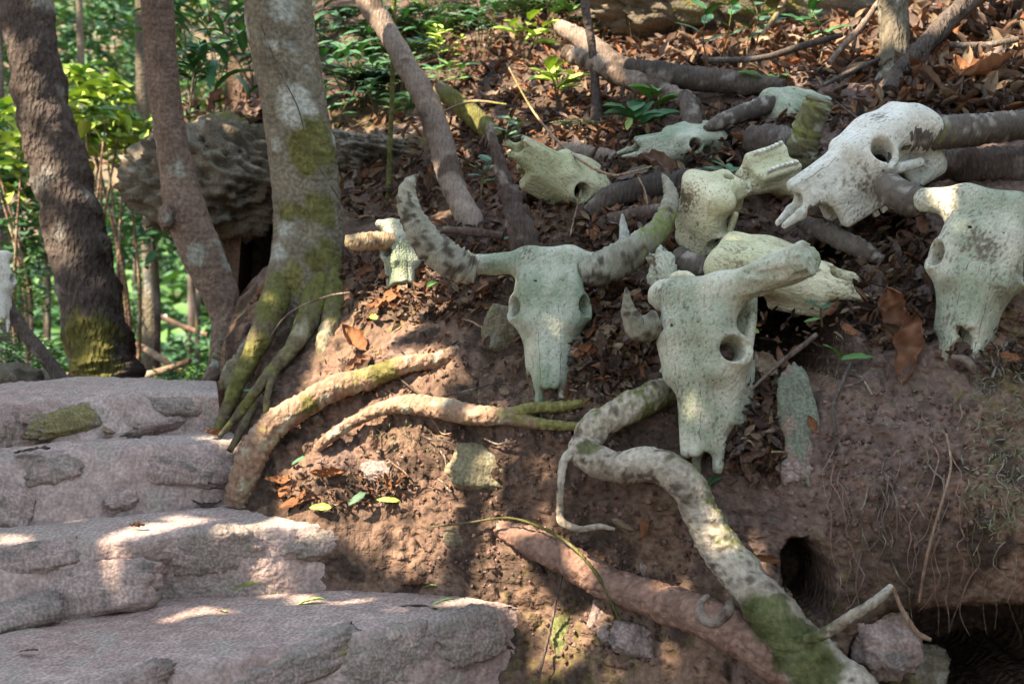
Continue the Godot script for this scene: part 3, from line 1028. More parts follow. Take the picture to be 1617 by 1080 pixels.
func build_skulls() -> void:
	var cl := 0.0042
	var sk: Node3D
	# the horned skull that hangs nose down on the bank
	sk = make_skull("buffalo_skull", "greenish buffalo skull with both ridged horns, nose down on the bank", facing(at(868, 508, 4.07), Vector3(0.0, -0.9, 0.43), Vector3(-0.04, 0.3, 0.95), 1.04),
		{"seed": 1.0, "core": Vector3(0.99, 0.0, -0.05), "core_l": 0.15, "core_r": 0.06, "core_w": 0.026, "cuts": [[Vector3(0.022, -0.25, -0.05), 0.03, Vector3(1, 1.6, 1)]]}, BONE_GREEN, 0.0046)
	horn(sk, [[752, 428, 4.08, 40], [738, 424, 4.08, 50], [705, 408, 4.07, 54], [672, 378, 4.06, 50], [650, 342, 4.06, 41], [642, 308, 4.06, 31], [648, 288, 4.05, 20], [661, 276, 4.05, 4]], HORN_GREY, 0.13, 0.021)
	horn(sk, [[915, 432, 4.13, 44], [935, 428, 4.13, 50], [972, 413, 4.15, 56], [1012, 390, 4.17, 51], [1044, 358, 4.2, 36], [1059, 318, 4.22, 27], [1055, 292, 4.23, 17], [1044, 272, 4.24, 4]], HORN_GREY, 0.10, 0.022)
	# the large skull with a broken horn core
	sk = make_skull("cattle_skull", "large cattle skull with one round eye socket and a splintered horn core, beside pale root", facing(at(1098, 588, 3.72), Vector3(-0.07, -0.96, 0.26), Vector3(-0.72, 0.17, 0.67), 1.14, Vector3(1.08, 1.0, 1.1)),
		{"seed": 2.0, "core": Vector3(0.95, 0.2, 0.0), "core_l": 0.05, "core_r": 0.24, "core_w": 0.040, "cuts": [[Vector3(0.98, 0.2, 0.0).normalized(), 0.31], [Vector3(0, -1, 0.0), 0.225]]}, BONE_PALE, 0.0046)
	horn(sk, [[1042, 508, 3.78, 38], [1012, 520, 3.78, 42], [996, 500, 3.77, 30], [991, 478, 3.76, 17], [989, 454, 3.76, 4]], HORN_GREY, 0.0, 0.03)
	# the broad skull with torn nasal bones
	sk = make_skull("cattle_skull", "broad pale cattle skull with ragged nasal bones and long snout prongs, on reddish soil", facing(at(1542, 442, 3.66), Vector3(-0.27, -0.88, 0.36), Vector3(-0.2, 0.3, 0.93), 1.16, Vector3(0.96, 1.0, 1.0)),
		{"seed": 3.0, "nasal": -0.11, "prong": -0.3, "cavity": -0.06, "core": Vector3(0.96, 0.02, -0.15), "core_l": 0.09, "core_r": 0.03, "core_w": 0.028, "cuts": [[Vector3(0, -0.185, -0.005), 0.026, Vector3(0.9, 1.9, 1.2)], [Vector3(0.012, -0.135, 0.004), 0.008, Vector3(0.7, 2.0, 1)], [Vector3(-0.012, -0.13, 0.0), 0.007, Vector3(0.6, 2.4, 1)], [Vector3(0.105, 0.06, -0.02), 0.03, Vector3(1, 1.2, 1.2)]]}, BONE_PALE, 0.0046)
	horn(sk, [[1462, 322, 3.86, 36], [1445, 318, 3.86, 52], [1418, 305, 3.9, 50], [1400, 290, 3.96, 40]], HORN_DARK, 0.06, 0.02, "horn")
	# the white one seen from its side
	sk = make_skull("cattle_skull", "white cattle skull lying on its side with a wide eye socket and long dark horn", facing(at(1342, 242, 4.04), Vector3(-0.84, -0.5, 0.16), Vector3(-0.46, 0.84, 0.28), 1.04, Vector3(1.0, 1.0, 1.3)),
		{"seed": 4.0, "core": Vector3(0.7, 0.7, 0.0), "core_l": 0.0, "core_r": 0.03, "cuts": [[Vector3(0.03, -0.16, -0.07), 0.03, Vector3(1, 1.5, 1)]]}, BONE_WHITE, 0.005)
	teeth(sk, [Color(0.72, 0.68, 0.58), Color(0.55, 0.5, 0.4)], -0.03, 0.02, 2, 1.0)
	horn(sk, [[1408, 214, 4.02, 44], [1440, 212, 4.02, 56], [1520, 207, 4.04, 52], [1620, 196, 4.08, 46], [1720, 180, 4.15, 30], [1790, 150, 4.2, 6]], HORN_DARK, 0.05, 0.03)
	# behind the large skull: snout to the other side, open nose
	sk = make_skull("cattle_skull", "yellowish skull with an open nose cavity, wedged behind the splintered horn core", facing(at(1252, 416, 3.98), Vector3(0.88, -0.16, 0.42), Vector3(0.12, 0.86, 0.5), 1.0),
		{"seed": 5.0, "nasal": -0.1, "cavity": -0.07, "prong": -0.24, "core": Vector3(0.9, 0.4, 0.0), "core_l": 0.02, "core_r": 0.02, "cuts": [[Vector3(0, -0.17, 0.005), 0.028, Vector3(0.85, 2.0, 1.2)]]}, BONE_YELLOW, 0.005, false)
	# turned over, the back of the head towards the path
	sk = make_skull("cattle_skull", "upturned cattle skull showing the knobs at the back of its head, behind brown leaf", facing(at(1096, 384, 4.3), Vector3(-0.1, -0.8, -0.5), Vector3(-0.75, -0.2, 0.5), 0.9),
		{"seed": 6.0, "core": Vector3(0.9, 0.3, 0.0), "core_l": 0.03, "core_r": 0.03, "condyles": true, "cuts": [[Vector3(0, -1, 0), 0.12]]}, BONE_YELLOW, 0.0052, false)
	# nose up, one socket to the viewer
	sk = make_skull("cattle_skull", "ochre stained skull lying nose up beside the muddy stake", facing(at(896, 264, 4.72), Vector3(-0.78, 0.42, 0.46), Vector3(0.35, 0.75, 0.55), 1.0),
		{"seed": 7.0, "core": Vector3(0.5, 0.6, 0.6), "core_l": 0.06, "core_r": 0.0, "cuts": [[Vector3(0, -1, 0), 0.215], [Vector3(0.0, -0.21, -0.02), 0.03, Vector3(1, 1.4, 1)]]}, BONE_OCHRE, 0.0052, false)
	sk = make_skull("cattle_skull", "small weathered skull with a pointed snout under the upright grey stump", facing(at(1066, 216, 4.82), Vector3(-0.9, -0.12, 0.4), Vector3(-0.12, 0.85, 0.5), 0.78),
		{"seed": 8.0, "core": Vector3(0.9, 0.3, 0.0), "core_l": 0.0, "core_r": 0.03, "cuts": []}, BONE_GREEN, 0.006, false)
	sk = make_skull("cattle_skull", "smooth pale green skull half sunk in leaf litter below the leaning trunk", facing(at(1290, 162, 4.96), Vector3(0.86, 0.05, -0.5), Vector3(0.05, 0.85, 0.52), 0.86),
		{"seed": 9.0, "core": Vector3(0.9, 0.3, 0.0), "core_l": 0.02, "core_r": 0.02, "cuts": []}, BONE_GREEN, 0.006, false)
	horn(sk, [[1240, 160, 4.9, 24], [1215, 165, 4.88, 30], [1170, 180, 4.84, 28], [1135, 194, 4.82, 24], [1114, 203, 4.8, 10]], HORN_DARK, 0.05, 0.03)
	# a broken one on the slope by the mossy trunk
	sk = make_skull("cattle_skull", "broken greenish skull with a stubby brown horn near the mossy trunk", facing(at(640, 412, 4.7), Vector3(0.12, -0.9, 0.4), Vector3(0.45, 0.3, 0.85), 0.66),
		{"seed": 10.0, "core": Vector3(0.9, 0.25, 0.0), "core_l": 0.06, "core_r": 0.0, "core_w": 0.02, "cuts": [[Vector3(-0.2, -1, 0), 0.12], [Vector3(-0.13, 0.03, -0.03), 0.085]]}, BONE_GREEN, 0.006, false)
	horn(sk, [[622, 381, 4.7, 26], [596, 380, 4.68, 30], [566, 382, 4.66, 28], [545, 380, 4.66, 18]], [Color(0.42, 0.33, 0.2), Color(0.28, 0.2, 0.12), Color(0.12, 0.08, 0.05), 0.3], 0.05, 0.02)
	# upper jaw with tooth rows
	sk = make_skull("upper_jaw_bone", "yellowed upper jaw lying palate up with two worn rows of teeth", facing(at(1222, 284, 4.42), Vector3(-0.86, -0.3, 0.35), Vector3(0.2, -0.5, -0.85), 0.86),
		{"seed": 11.0, "start": Vector3(0.02, 0.0, 0.09), "palate": 0.012, "core": Vector3(0.9, 0.3, 0.0), "core_l": 0.0, "core_r": 0.0, "cuts": [[Vector3(0, 1, 0), 0.05], [Vector3(0, -1, 0), 0.15]]}, BONE_YELLOW, 0.0048, false)
	for sd in [-1.0, 1.0]:
		teeth(sk, [Color(0.72, 0.68, 0.58), Color(0.55, 0.5, 0.4)], -0.1, 0.035, 7, sd)
	# far one on a pole
	sk = make_skull("cattle_skull", "white skull hung on a dark leaning pole beyond the steps", facing(at(-6, 455, 5.3), Vector3(0.22, -0.93, 0.25), Vector3(0.3, 0.3, 0.9), 0.62),
		{"seed": 12.0, "core": Vector3(0.9, 0.3, 0.0), "core_l": 0.03, "core_r": 0.03, "cuts": []}, BONE_WHITE, 0.006, false)
	# loose horns and pieces
	single("horn_core", seen_limb([[1268, 268, 4.5, 52], [1268, 235, 4.48, 50], [1277, 200, 4.46, 46], [1290, 172, 4.44, 46], [1296, 156, 4.43, 42]], HORN_MOSS, Vector3.ZERO, 0.14, 0.006, 22, 0.06, 0.014, 6.0, 2.0), M.horn, "upright mossy brown horn core with a round broken end", "horn")
	single("horn_core", seen_limb([[1066, 400, 4.16, 34], [1078, 412, 4.15, 42], [1102, 424, 4.14, 38], [1128, 418, 4.14, 26], [1146, 408, 4.15, 14]], HORN_DARK, Vector3.ZERO, 0.12, 0.006, 20, 0.0, 0.02, 6.0, 2.0), M.horn, "short dark curved horn core lying against the yellowish skull", "horn")
	single("horn_tip", seen_limb([[988, 398, 4.4, 20], [986, 372, 4.38, 17], [984, 352, 4.37, 11], [983, 338, 4.36, 3]], HORN_TIP, Vector3.ZERO, 0.1, 0.006, 14), M.horn, "small grey horn tip sticking up out of the leaves", "horn")
	single("horn_core", seen_limb([[1262, 350, 4.16, 18], [1290, 360, 4.12, 30], [1330, 378, 4.06, 34], [1368, 398, 4.02, 30], [1396, 412, 4.0, 18]], HORN_DARK, Vector3.ZERO, 0.12, 0.006, 18, 0.0, 0.02, 6.0, 2.0), M.horn, "dark grey weathered horn lying across the yellowish skull", "horn")
	single("bone_fragment", boulder(Vector3(0.042, 0.072, 0.02), [Color(0.55, 0.55, 0.45), Color(0.34, 0.36, 0.26), Color(0.14, 0.11, 0.08), 0.4], 31, 16, 0.3, 0.3, 3.0), M.bone, "flat greenish chip of skull bone beside the short horn core", "bone", Transform3D(Basis(Vector3.BACK, 0.15) * Basis(Vector3.UP, -0.3), at(1046, 430, 4.12)))
	single("bone_fragment", seen_limb([[1058, 455, 4.1, 14], [1066, 438, 4.08, 15], [1082, 434, 4.06, 14], [1096, 446, 4.05, 16], [1104, 466, 4.05, 20]], [Color(0.6, 0.56, 0.4), Color(0.42, 0.4, 0.24), Color(0.14, 0.11, 0.08), 0.4], Vector3.ZERO, 0.2, 0.006, 14, 0.0, 0.02, 6.0, 3.0), M.bone, "arched yellow cheekbone above the large skull's brow", "bone")

# ---------------------------------------------------------------- trunks, logs, roots, rocks
func tree(called: String, label: String, rows: Array, pal: String, m: String, rough: float, lump: float, sides := 26, seg := 0.025) -> Node3D:
	var last = rows[rows.size() - 1]
	var foot := at(last[0], last[1], last[2])
	var t := thing(called, label, "tree", foot)
	part("trunk", seen_limb(rows, PAL[pal], foot, rough, seg, sides, 0.0, 0.03, lump, 0.45), M[m], t)
	return t

func tree_root(t: Node3D, rows: Array, pal: String, called := "root", sides := 12) -> void:
	part(called, seen_limb(rows, PAL[pal], t.position, 0.16, 0.02, sides, 0.0, 0.03, 5.0, 0.8), M.bark, t)

func log_at(rows: Array, pal: String, label: String, category := "log", called := "log", m := "wood", rough := 0.12, sides := 18) -> void:
	single(called, seen_limb(rows, PAL[pal], Vector3.ZERO, rough, 0.012, sides, 0.0, 0.03, 6.0, 1.0), M[m], label, category)

func build_trees() -> void:
	var moss := Color(0.135, 0.125, 0.04)
	for g in [[500, 235, 4.95, 0.1], [478, 205, 4.95, 0.05], [505, 330, 4.95, 0.07], [505, 410, 4.95, 0.08], [460, 450, 4.9, 0.07], [455, 335, 4.95, 0.04], [395, 570, 4.75, 0.1], [370, 620, 4.68, 0.08], [395, 630, 4.52, 0.05], [130, 540, 6.75, 0.16], [145, 590, 6.75, 0.14], [420, 655, 4.5, 0.05], [600, 590, 4.3, 0.06], [480, 640, 4.3, 0.05], [740, 200, 5.7, 0.2], [715, 165, 5.75, 0.14]]:
		growth(g[0], g[1], g[2], g[3], moss)
	for g in [[445, 12, 4.93, 0.06], [462, 70, 4.93, 0.03], [428, 70, 4.93, 0.035], [490, 105, 4.95, 0.03], [420, 130, 4.93, 0.025], [470, 200, 4.93, 0.03], [440, 360, 4.93, 0.05], [436, 400, 4.93, 0.05], [462, 30, 4.93, 0.03], [430, 230, 4.95, 0.03]]:
		growth(g[0], g[1], g[2], g[3] * 0.8, Color(0.36, 0.36, 0.31))
	for g in [[1185, 960, 3.4, 0.05], [1215, 975, 3.36, 0.085], [1262, 1030, 3.32, 0.1], [1300, 1070, 3.3, 0.06], [1190, 1000, 3.36, 0.06], [930, 700, 3.75, 0.04], [1010, 648, 3.85, 0.03], [925, 745, 3.72, 0.03]]:
		growth(g[0], g[1], g[2], g[3], Color(0.105, 0.11, 0.045))
	var t := tree("forest_tree", "thick dark trunk leaning beyond the top step", [[-30, -420, 6.9, 66], [4, -140, 6.9, 72], [36, 0, 6.9, 78], [75, 200, 6.9, 86], [117, 360, 6.9, 92], [152, 530, 6.9, 102], [172, 610, 6.9, 118], [180, 660, 6.9, 150]], "bark_dark", "bark_rough", 0.13, 9.0, 30)
	tree_root(t, [[150, 620, 6.8, 60], [120, 655, 6.7, 40], [90, 690, 6.65, 24]], "bark_dark")
	t = tree("forest_tree", "slender pinkish brown trunk bending out in front of the cave rock", [[220, -420, 5.55, 44], [236, -160, 5.55, 48], [247, 0, 5.55, 51], [255, 110, 5.55, 49], [270, 220, 5.55, 50], [292, 330, 5.55, 64], [318, 400, 5.55, 66], [345, 460, 5.55, 58], [360, 510, 5.55, 56], [362, 560, 5.55, 64]], "bark_pink", "bark", 0.06, 6.0, 26)
	tree_root(t, [[356, 520, 5.5, 30], [346, 570, 5.47, 26], [326, 606, 5.42, 22], [300, 640, 5.7, 14]], "bark_pink")
	tree_root(t, [[352, 525, 5.52, 26], [338, 580, 5.55, 18], [322, 650, 6.0, 14]], "bark_pink")
	tree_root(t, [[368, 520, 5.5, 26], [378, 570, 5.42, 22], [384, 610, 5.65, 16]], "bark_pink")
	part("knot", boulder(Vector3(0.03, 0.05, 0.05), PAL.bark_pink, 3, 8, 0.1, 0.2), M.bark, t, Transform3D(Basis(), at(262, 345, 5.47) - t.position))
	t = tree("forest_tree", "grey trunk with pale lichen patches and mossy flared roots", [[400, -420, 5.05, 92], [424, -150, 5.05, 98], [438, 0, 5.05, 104], [452, 90, 5.05, 103], [467, 180, 5.05, 104], [480, 270, 5.05, 106], [486, 350, 5.05, 110], [482, 430, 5.02, 118], [478, 480, 5.03, 136], [476, 540, 5.06, 150]], "bark_grey", "bark", 0.05, 4.0, 34)
	tree_root(t, [[462, 360, 5.0, 24], [448, 430, 4.97, 40], [434, 472, 4.88, 46], [416, 520, 4.8, 40], [392, 570, 4.76, 32], [368, 620, 4.7, 24], [348, 670, 4.64, 18], [336, 700, 4.6, 10]], "bark_moss", "buttress_root", 16)
	tree_root(t, [[500, 370, 4.98, 24], [502, 440, 4.94, 40], [488, 500, 4.82, 40], [462, 548, 4.7, 27], [430, 585, 4.64, 21], [400, 622, 4.56, 18], [372, 660, 4.5, 14], [345, 690, 4.46, 8]], "bark_moss", "buttress_root", 16)
	tree_root(t, [[518, 370, 5.0, 24], [524, 440, 4.96, 37], [528, 490, 4.84, 37], [512, 540, 4.7, 27], [505, 570, 4.66, 14]], "bark_moss", "buttress_root", 16)
	tree_root(t, [[430, 590, 4.62, 13], [420, 640, 4.52, 11], [424, 690, 4.42, 10], [416, 720, 4.36, 6]], "bark_moss")
	tree_root(t, [[400, 640, 4.55, 11], [380, 680, 4.47, 14], [362, 712, 4.42, 10]], "bark_moss")
	# thin vine on the trunk
	part("vine", seen_limb([[412, 40, 4.92, 2.4], [440, 110, 4.91, 2.4], [470, 170, 4.92, 2.4], [490, 240, 4.91, 2.4], [520, 290, 4.9, 2.4], [545, 330, 4.92, 2.4]], PAL.dark_wood, t.position, 0.05, 0.02, 6), M.wood, t)
	# leaning dead trunk
	tree("dead_trunk", "bare grey dead trunk leaning over the slope, bark flaking", [[470, -330, 6.3, 38], [540, -110, 5.8, 36], [581, 0, 5.55, 36], [612, 50, 5.45, 34], [640, 100, 5.35, 34], [668, 150, 5.25, 38], [690, 205, 5.15, 40], [705, 260, 5.05, 40], [722, 310, 4.95, 40], [744, 352, 4.88, 42], [756, 380, 4.86, 40]], "dead_wood", "wood", 0.12, 6.0, 22, 0.02)
	# further trees
	tree("sapling", "thin grey sapling standing between the fallen logs", [[905, -300, 5.6, 12], [916, -90, 5.55, 13], [923, 0, 5.5, 14], [934, 67, 5.5, 13], [940, 133, 5.5, 14], [942, 175, 5.48, 18], [943, 200, 5.46, 24]], "bark_dark", "bark", 0.08, 5.0, 14)
	tree("bamboo_sapling", "thin straight green cane beside the leaning dead trunk", [[626, -200, 5.6, 8], [622, 0, 5.6, 8], [620, 110, 5.6, 8], [617, 200, 5.6, 8], [612, 320, 5.58, 9]], "bark_moss", "bark", 0.04, 5.0, 10)
	tree("forest_tree", "yellow lichened trunk rising out of the leaf litter above the skulls", [[1400, -400, 5.2, 46], [1408, -100, 5.2, 48], [1411, 0, 5.2, 48], [1413, 70, 5.15, 47], [1411, 120, 5.08, 52], [1408, 160, 5.0, 60]], "bark_grey", "bark_rough", 0.08, 7.0, 22)
	tree("leaning_trunk", "rough grey-brown leaning trunk crossing the lichened one", [[1680, -190, 5.6, 34], [1600, -80, 5.5, 34], [1532, 0, 5.2, 32], [1490, 40, 5.12, 31], [1455, 78, 5.05, 31], [1425, 115, 4.96, 34], [1408, 150, 4.9, 38]], "dark_wood", "bark_rough", 0.12, 8.0, 20)
	for r in [["thin pale trunk far behind the dark leaning trunk", [[120, -300, 12, 11], [124, 0, 12, 11], [127, 90, 12, 12], [130, 170, 12, 13], [140, 420, 12, 14], [150, 640, 12, 16]], "bark_grey"], ["grey trunk standing behind the pinkish trunk", [[222, -200, 11, 20], [226, 200, 11, 22], [236, 400, 11, 26], [240, 620, 11, 32]], "bark_grey"], ["far slim trunk at the edge of the cave rock", [[346, -200, 13, 15], [352, 0, 13, 15], [372, 130, 13, 16], [380, 400, 13, 18]], "bark_dark"], ["dark far trunk in the green gloom", [[-12, -100, 10, 22], [-6, 200, 10, 24], [0, 460, 10, 30], [6, 680, 10, 34]], "bark_dark"], ["crooked far trunk beside the person in white", [[300, 120, 17, 8], [292, 250, 17, 11], [300, 360, 17, 12], [304, 520, 17, 16]], "bark_dark"]]:
		tree("far_tree", r[0], r[1], r[2], "bark", 0.1, 5.0, 12, 0.15)

func build_logs() -> void:
	log_at([[884, 42, 6.1, 24], [925, 66, 5.98, 31], [968, 95, 5.86, 30], [1000, 118, 5.8, 22]], "dead_wood", "tan log with a pale cut end lying on the litter")
	log_at([[892, 82, 5.62, 22], [930, 96, 5.55, 32], [990, 122, 5.42, 34], [1050, 146, 5.3, 32], [1098, 166, 5.2, 26]], "dead_wood", "split log with peeling bark sloping down to the upright stump", "log", "log", "wood", 0.2)
	log_at([[990, 106, 5.42, 28], [1040, 114, 5.36, 36], [1110, 126, 5.28, 38], [1180, 132, 5.2, 36], [1240, 136, 5.12, 22]], "dark_wood", "smooth grey-brown log lying above the small skull")
	log_at([[1082, 150, 5.0, 22], [1090, 175, 4.94, 30], [1094, 200, 4.88, 30], [1090, 222, 4.86, 14]], "dark_wood", "upright grey stump set into the small skull", "stump", "wood_stump")
	log_at([[884, 238, 4.98, 24], [915, 242, 4.95, 34], [945, 250, 4.92, 36], [968, 256, 4.9, 32]], "dead_wood", "short broken chunk of grey wood behind the ochre skull", "log", "log", "wood", 0.2)
	log_at([[966, 250, 4.95, 18], [990, 246, 4.94, 19], [1012, 244, 4.94, 17]], "root_warm", "short tan stick end beside the wood chunk")
	log_at([[930, 338, 4.6, 26], [965, 312, 4.6, 38], [1030, 296, 4.62, 40], [1090, 286, 4.64, 40], [1140, 276, 4.68, 30]], "dark_wood", "dark damp log behind the buffalo skull's horn tip")
	log_at([[960, 348, 4.5, 20], [1010, 338, 4.5, 24], [1070, 332, 4.5, 24], [1120, 330, 4.52, 18]], "mud_wood", "dark muddy branch under the damp log")
	log_at([[1420, 268, 4.32, 38], [1480, 266, 4.26, 56], [1560, 262, 4.22, 58], [1640, 262, 4.2, 52], [1700, 270, 4.15, 40]], "mud_wood", "crumbling mud-caked log beneath the long dark horn", "log", "log", "wood", 0.25, 22)
	log_at([[1180, 220, 4.66, 40], [1215, 225, 4.62, 56], [1250, 232, 4.6, 50]], "dark_wood", "dark rotten log behind the upright horn core", "log", "log", "wood", 0.25)
	log_at([[1450, 312, 4.02, 40], [1420, 300, 4.06, 30], [1398, 285, 4.1, 20]], "dark_wood", "frayed dark branch stub next to the broad pale skull")
	log_at([[772, 200, 4.64, 12], [782, 235, 4.6, 18], [792, 270, 4.57, 22], [804, 310, 4.54, 30], [820, 355, 4.5, 42], [832, 402, 4.47, 50]], "mud_wood", "mud-caked crooked stake standing behind the buffalo skull", "stake", "wooden_stake", "wood", 0.3, 20)
	log_at([[692, 140, 5.9, 24], [725, 165, 5.8, 30], [760, 195, 5.68, 32], [790, 225, 5.55, 28]], "bark_moss", "yellow-green mossy log in a patch of sun")
	log_at([[1372, 425, 3.98, 26], [1380, 460, 3.94, 40], [1388, 500, 3.9, 44], [1396, 535, 3.86, 40], [1384, 560, 3.84, 24]], "mud_wood", "twisted fibrous root stump hanging beside the orange leaves", "root", "root_stump", "wood", 0.3, 20)
	log_at([[700, 362, 4.72, 10], [745, 366, 4.68, 14], [795, 372, 4.64, 10]], "mud_wood", "thin rotten stick lying below the leaning dead trunk", "stick", "stick")

func root(rows: Array, pal: String, label: String, sides := 20, ring := 0.0, rough := 0.12) -> void:
	single("tree_root", seen_limb(rows, PAL[pal], Vector3.ZERO, rough, 0.008, sides, ring, 0.011, 5.0, 2.0), M.bark, label, "root")

func build_roots() -> void:
	root([[378, 800, 0.0, 44], [388, 760, 0.06, 50], [408, 715, 0.09, 48], [440, 680, 0.09, 44], [485, 647, 0.09, 41], [535, 622, 0.09, 40], [585, 605, 0.07, 36], [640, 592, 0.05, 30], [690, 574, 0.02, 26], [722, 556, -0.02, 20]], "root_warm", "thick tan root arching down from the slope to the step", 22, 0.05)
	root([[502, 716, 0.04, 16], [530, 694, 0.06, 19], [572, 668, 0.06, 20], [612, 656, 0.05, 24], [660, 652, 0.05, 34], [710, 660, 0.05, 36], [760, 670, 0.05, 33], [800, 674, 0.04, 26], [850, 684, 0.03, 19], [890, 688, 0.02, 16], [925, 690, 0.0, 12]], "root_warm", "long forked root running along the bank below the buffalo skull", 20)
	root([[795, 668, 0.045, 20], [840, 660, 0.04, 19], [890, 652, 0.02, 18], [935, 648, 0.0, 14]], "root_warm", "grey side branch of the forked root under the buffalo skull", 16)
	root([[1060, 622, 0.0, 44], [1020, 640, 0.06, 48], [975, 664, 0.1, 52], [935, 696, 0.11, 50], [925, 732, 0.13, 54], [970, 752, 0.14, 52], [1030, 750, 0.14, 55], [1078, 775, 0.14, 58], [1106, 820, 0.13, 60], [1138, 875, 0.12, 66], [1182, 935, 0.11, 72], [1232, 1000, 0.1, 82], [1290, 1065, 0.09, 96], [1350, 1130, 0.12, 110]], "root_pale", "thick pale blotched root bending down the bank, mossy at its foot", 30)
	root([[908, 722, 0.16, 18], [890, 745, 0.18, 15], [885, 780, 0.19, 12], [884, 815, 0.19, 12], [888, 838, 0.18, 13], [915, 846, 0.17, 11], [945, 846, 0.16, 10], [970, 848, 0.14, 5]], "root_pale", "thin pale rootlet hanging and turning sharply sideways", 12)
	root([[790, 842, -0.02, 30], [840, 866, 0.03, 46], [900, 900, 0.05, 52], [960, 930, 0.06, 56], [1040, 958, 0.07, 62], [1120, 990, 0.08, 70], [1200, 1035, 0.08, 74], [1280, 1090, 0.07, 70]], "root_mud", "smooth earth-coloured root at the foot of the bank", 24)
	root([[1150, 962, 0.2, 15], [1146, 982, 0.22, 18], [1125, 996, 0.24, 18], [1106, 984, 0.23, 16], [1104, 964, 0.2, 13], [1116, 950, 0.16, 9]], "dead_wood", "small hooked root looping over the earth-coloured root", 12)
	root([[1270, 1018, 0.16, 16], [1300, 1008, 0.17, 20], [1340, 990, 0.17, 19], [1376, 966, 0.15, 17], [1402, 944, 0.1, 13]], "root_pale", "short pale root bridging to the dark hollow", 14)
	root([[505, 680, 0.02, 15], [498, 664, 0.02, 17], [490, 650, 0.02, 15]], "dead_wood", "short root end poking out under the arching root", 12)

func rock(px: float, py: float, up: float, w: float, h: float, thick: float, pal: String, seed_: int, roll: float, label: String, boxy := 0.5) -> void:
	var d := hit_depth(px, py) - up
	var k := d / FOCAL
	single("rock", boulder(Vector3(w * k * 0.56, h * k * 0.56, thick), PAL[pal], seed_, 14, boxy, 0.2, 1.0), M.stone, label, "rock", Transform3D(Basis(Vector3.BACK, roll) * Basis(Vector3.RIGHT, -0.4), at(px, py, d)))

func build_rocks() -> void:
	rock(793, 522, 0.02, 62, 78, 0.05, "mossy", 41, -0.3, "flat green mossy stone behind the buffalo skull's cheek")
	rock(1266, 676, 0.045, 62, 200, 0.035, "slab", 42, 0.1, "upright grey-green stone slab half buried in soil", 0.6)
	rock(895, 1012, 0.0, 46, 72, 0.05, "mossy", 43, 0.1, "rounded stone with two mossy patches beside the lowest step")
	rock(1003, 1012, 0.02, 78, 52, 0.05, "cobble_pink", 44, -0.3, "egg-shaped brown stone under the bank root")
	rock(945, 972, 0.0, 32, 58, 0.04, "cobble_pink", 45, -0.2, "narrow upright brown stone above the mossy stone")
	rock(962, 1000, 0.01, 36, 34, 0.03, "cobble_pink", 46, 0.3, "small dusty stone wedged between two brown stones")
	rock(768, 742, -0.01, 120, 76, 0.06, "mossy", 47, -0.1, "crumbly rock with yellow-green moss in the bank face")
	rock(604, 748, 0.0, 66, 36, 0.05, "cobble_pink", 48, 0.1, "flat earth-dusted stone above the leafy ledge", 0.75)
	rock(725, 852, 0.0, 50, 30, 0.04, "mossy", 49, 0.1, "small mossy stone beside the second step")
	rock(1022, 903, 0.0, 22, 30, 0.03, "cobble_pink", 50, 0.2, "small grey stone stuck in the crumbly bank")
	rock(390, 590, 0.02, 70, 90, 0.06, "mossy", 51, -0.6, "dark green mossy rock between the flared roots")
	rock(1265, 745, 0.0, 62, 44, 0.05, "cobble_pink", 52, 0.1, "rounded soil-stained stone below the slab")
	rock(985, 695, -0.02, 60, 40, 0.04, "cobble_pink", 53, 0.2, "buried stone beside the pale root's bend")
	rock(1395, 1010, -0.02, 100, 120, 0.08, "cobble_pink", 54, 0.2, "lumpy earth-caked rock at the mouth of the dark hollow", 0.3)
	rock(1440, 1060, -0.1, 110, 80, 0.08, "rock", 55, 0.1, "dark rock at the bottom of the hollow", 0.3)
	single("rock_outcrop", boulder(Vector3(0.95, 0.26, 0.4), PAL.rock, 71, 24, 0.4, 0.2, 0.5), M.stone, "broad brown rock outcrop along the top of the litter slope", "rock", Transform3D(Basis(Vector3.BACK, -0.03), at(1235, -2, 6.75)))
	# the cave rock behind the trunks
	var t := thing("cave_rock", "big dark boulder overhanging a black hollow behind the trunks", "rock", at(345, 380, 6.6))
	for r in [["roof_stone", 345, 282, 6.75, 250, 165, 0.5, 61, 0.12], ["back_stone", 410, 420, 7.3, 150, 240, 0.3, 63, 0.0], ["ledge_stone", 590, 250, 6.1, 190, 70, 0.3, 64, -0.05], ["foot_stone", 410, 560, 5.6, 110, 110, 0.3, 65, 0.0]]:
		var k: float = r[3] / FOCAL
		part(r[0], boulder(Vector3(r[4] * k * 0.56, r[5] * k * 0.56, r[6]), PAL.rock, r[7], 28, 0.15, 0.26, 0.6), M.stone, t, Transform3D(Basis(Vector3.BACK, r[8]), at(r[1], r[2], r[3]) - t.position))
	single("boulder", boulder(Vector3(0.16, 0.12, 0.16), PAL.rock, 66, 14, 0.3, 0.2, 0.6), M.stone, "rounded brown boulder beyond the top step", "rock", Transform3D(Basis(), at(14, 622, 5.5)))
	log_at([[-20, 430, 5.4, 24], [20, 500, 5.4, 22], [70, 565, 5.4, 22], [118, 630, 5.4, 22]], "dark_wood", "dark leaning pole carrying the hung skull", "pole", "wooden_pole")
	log_at([[-30, 640, 5.7, 30], [0, 590, 5.7, 26], [30, 640, 5.7, 22]], "dark_wood", "bent dark branch behind the brown boulder", "branch", "branch")

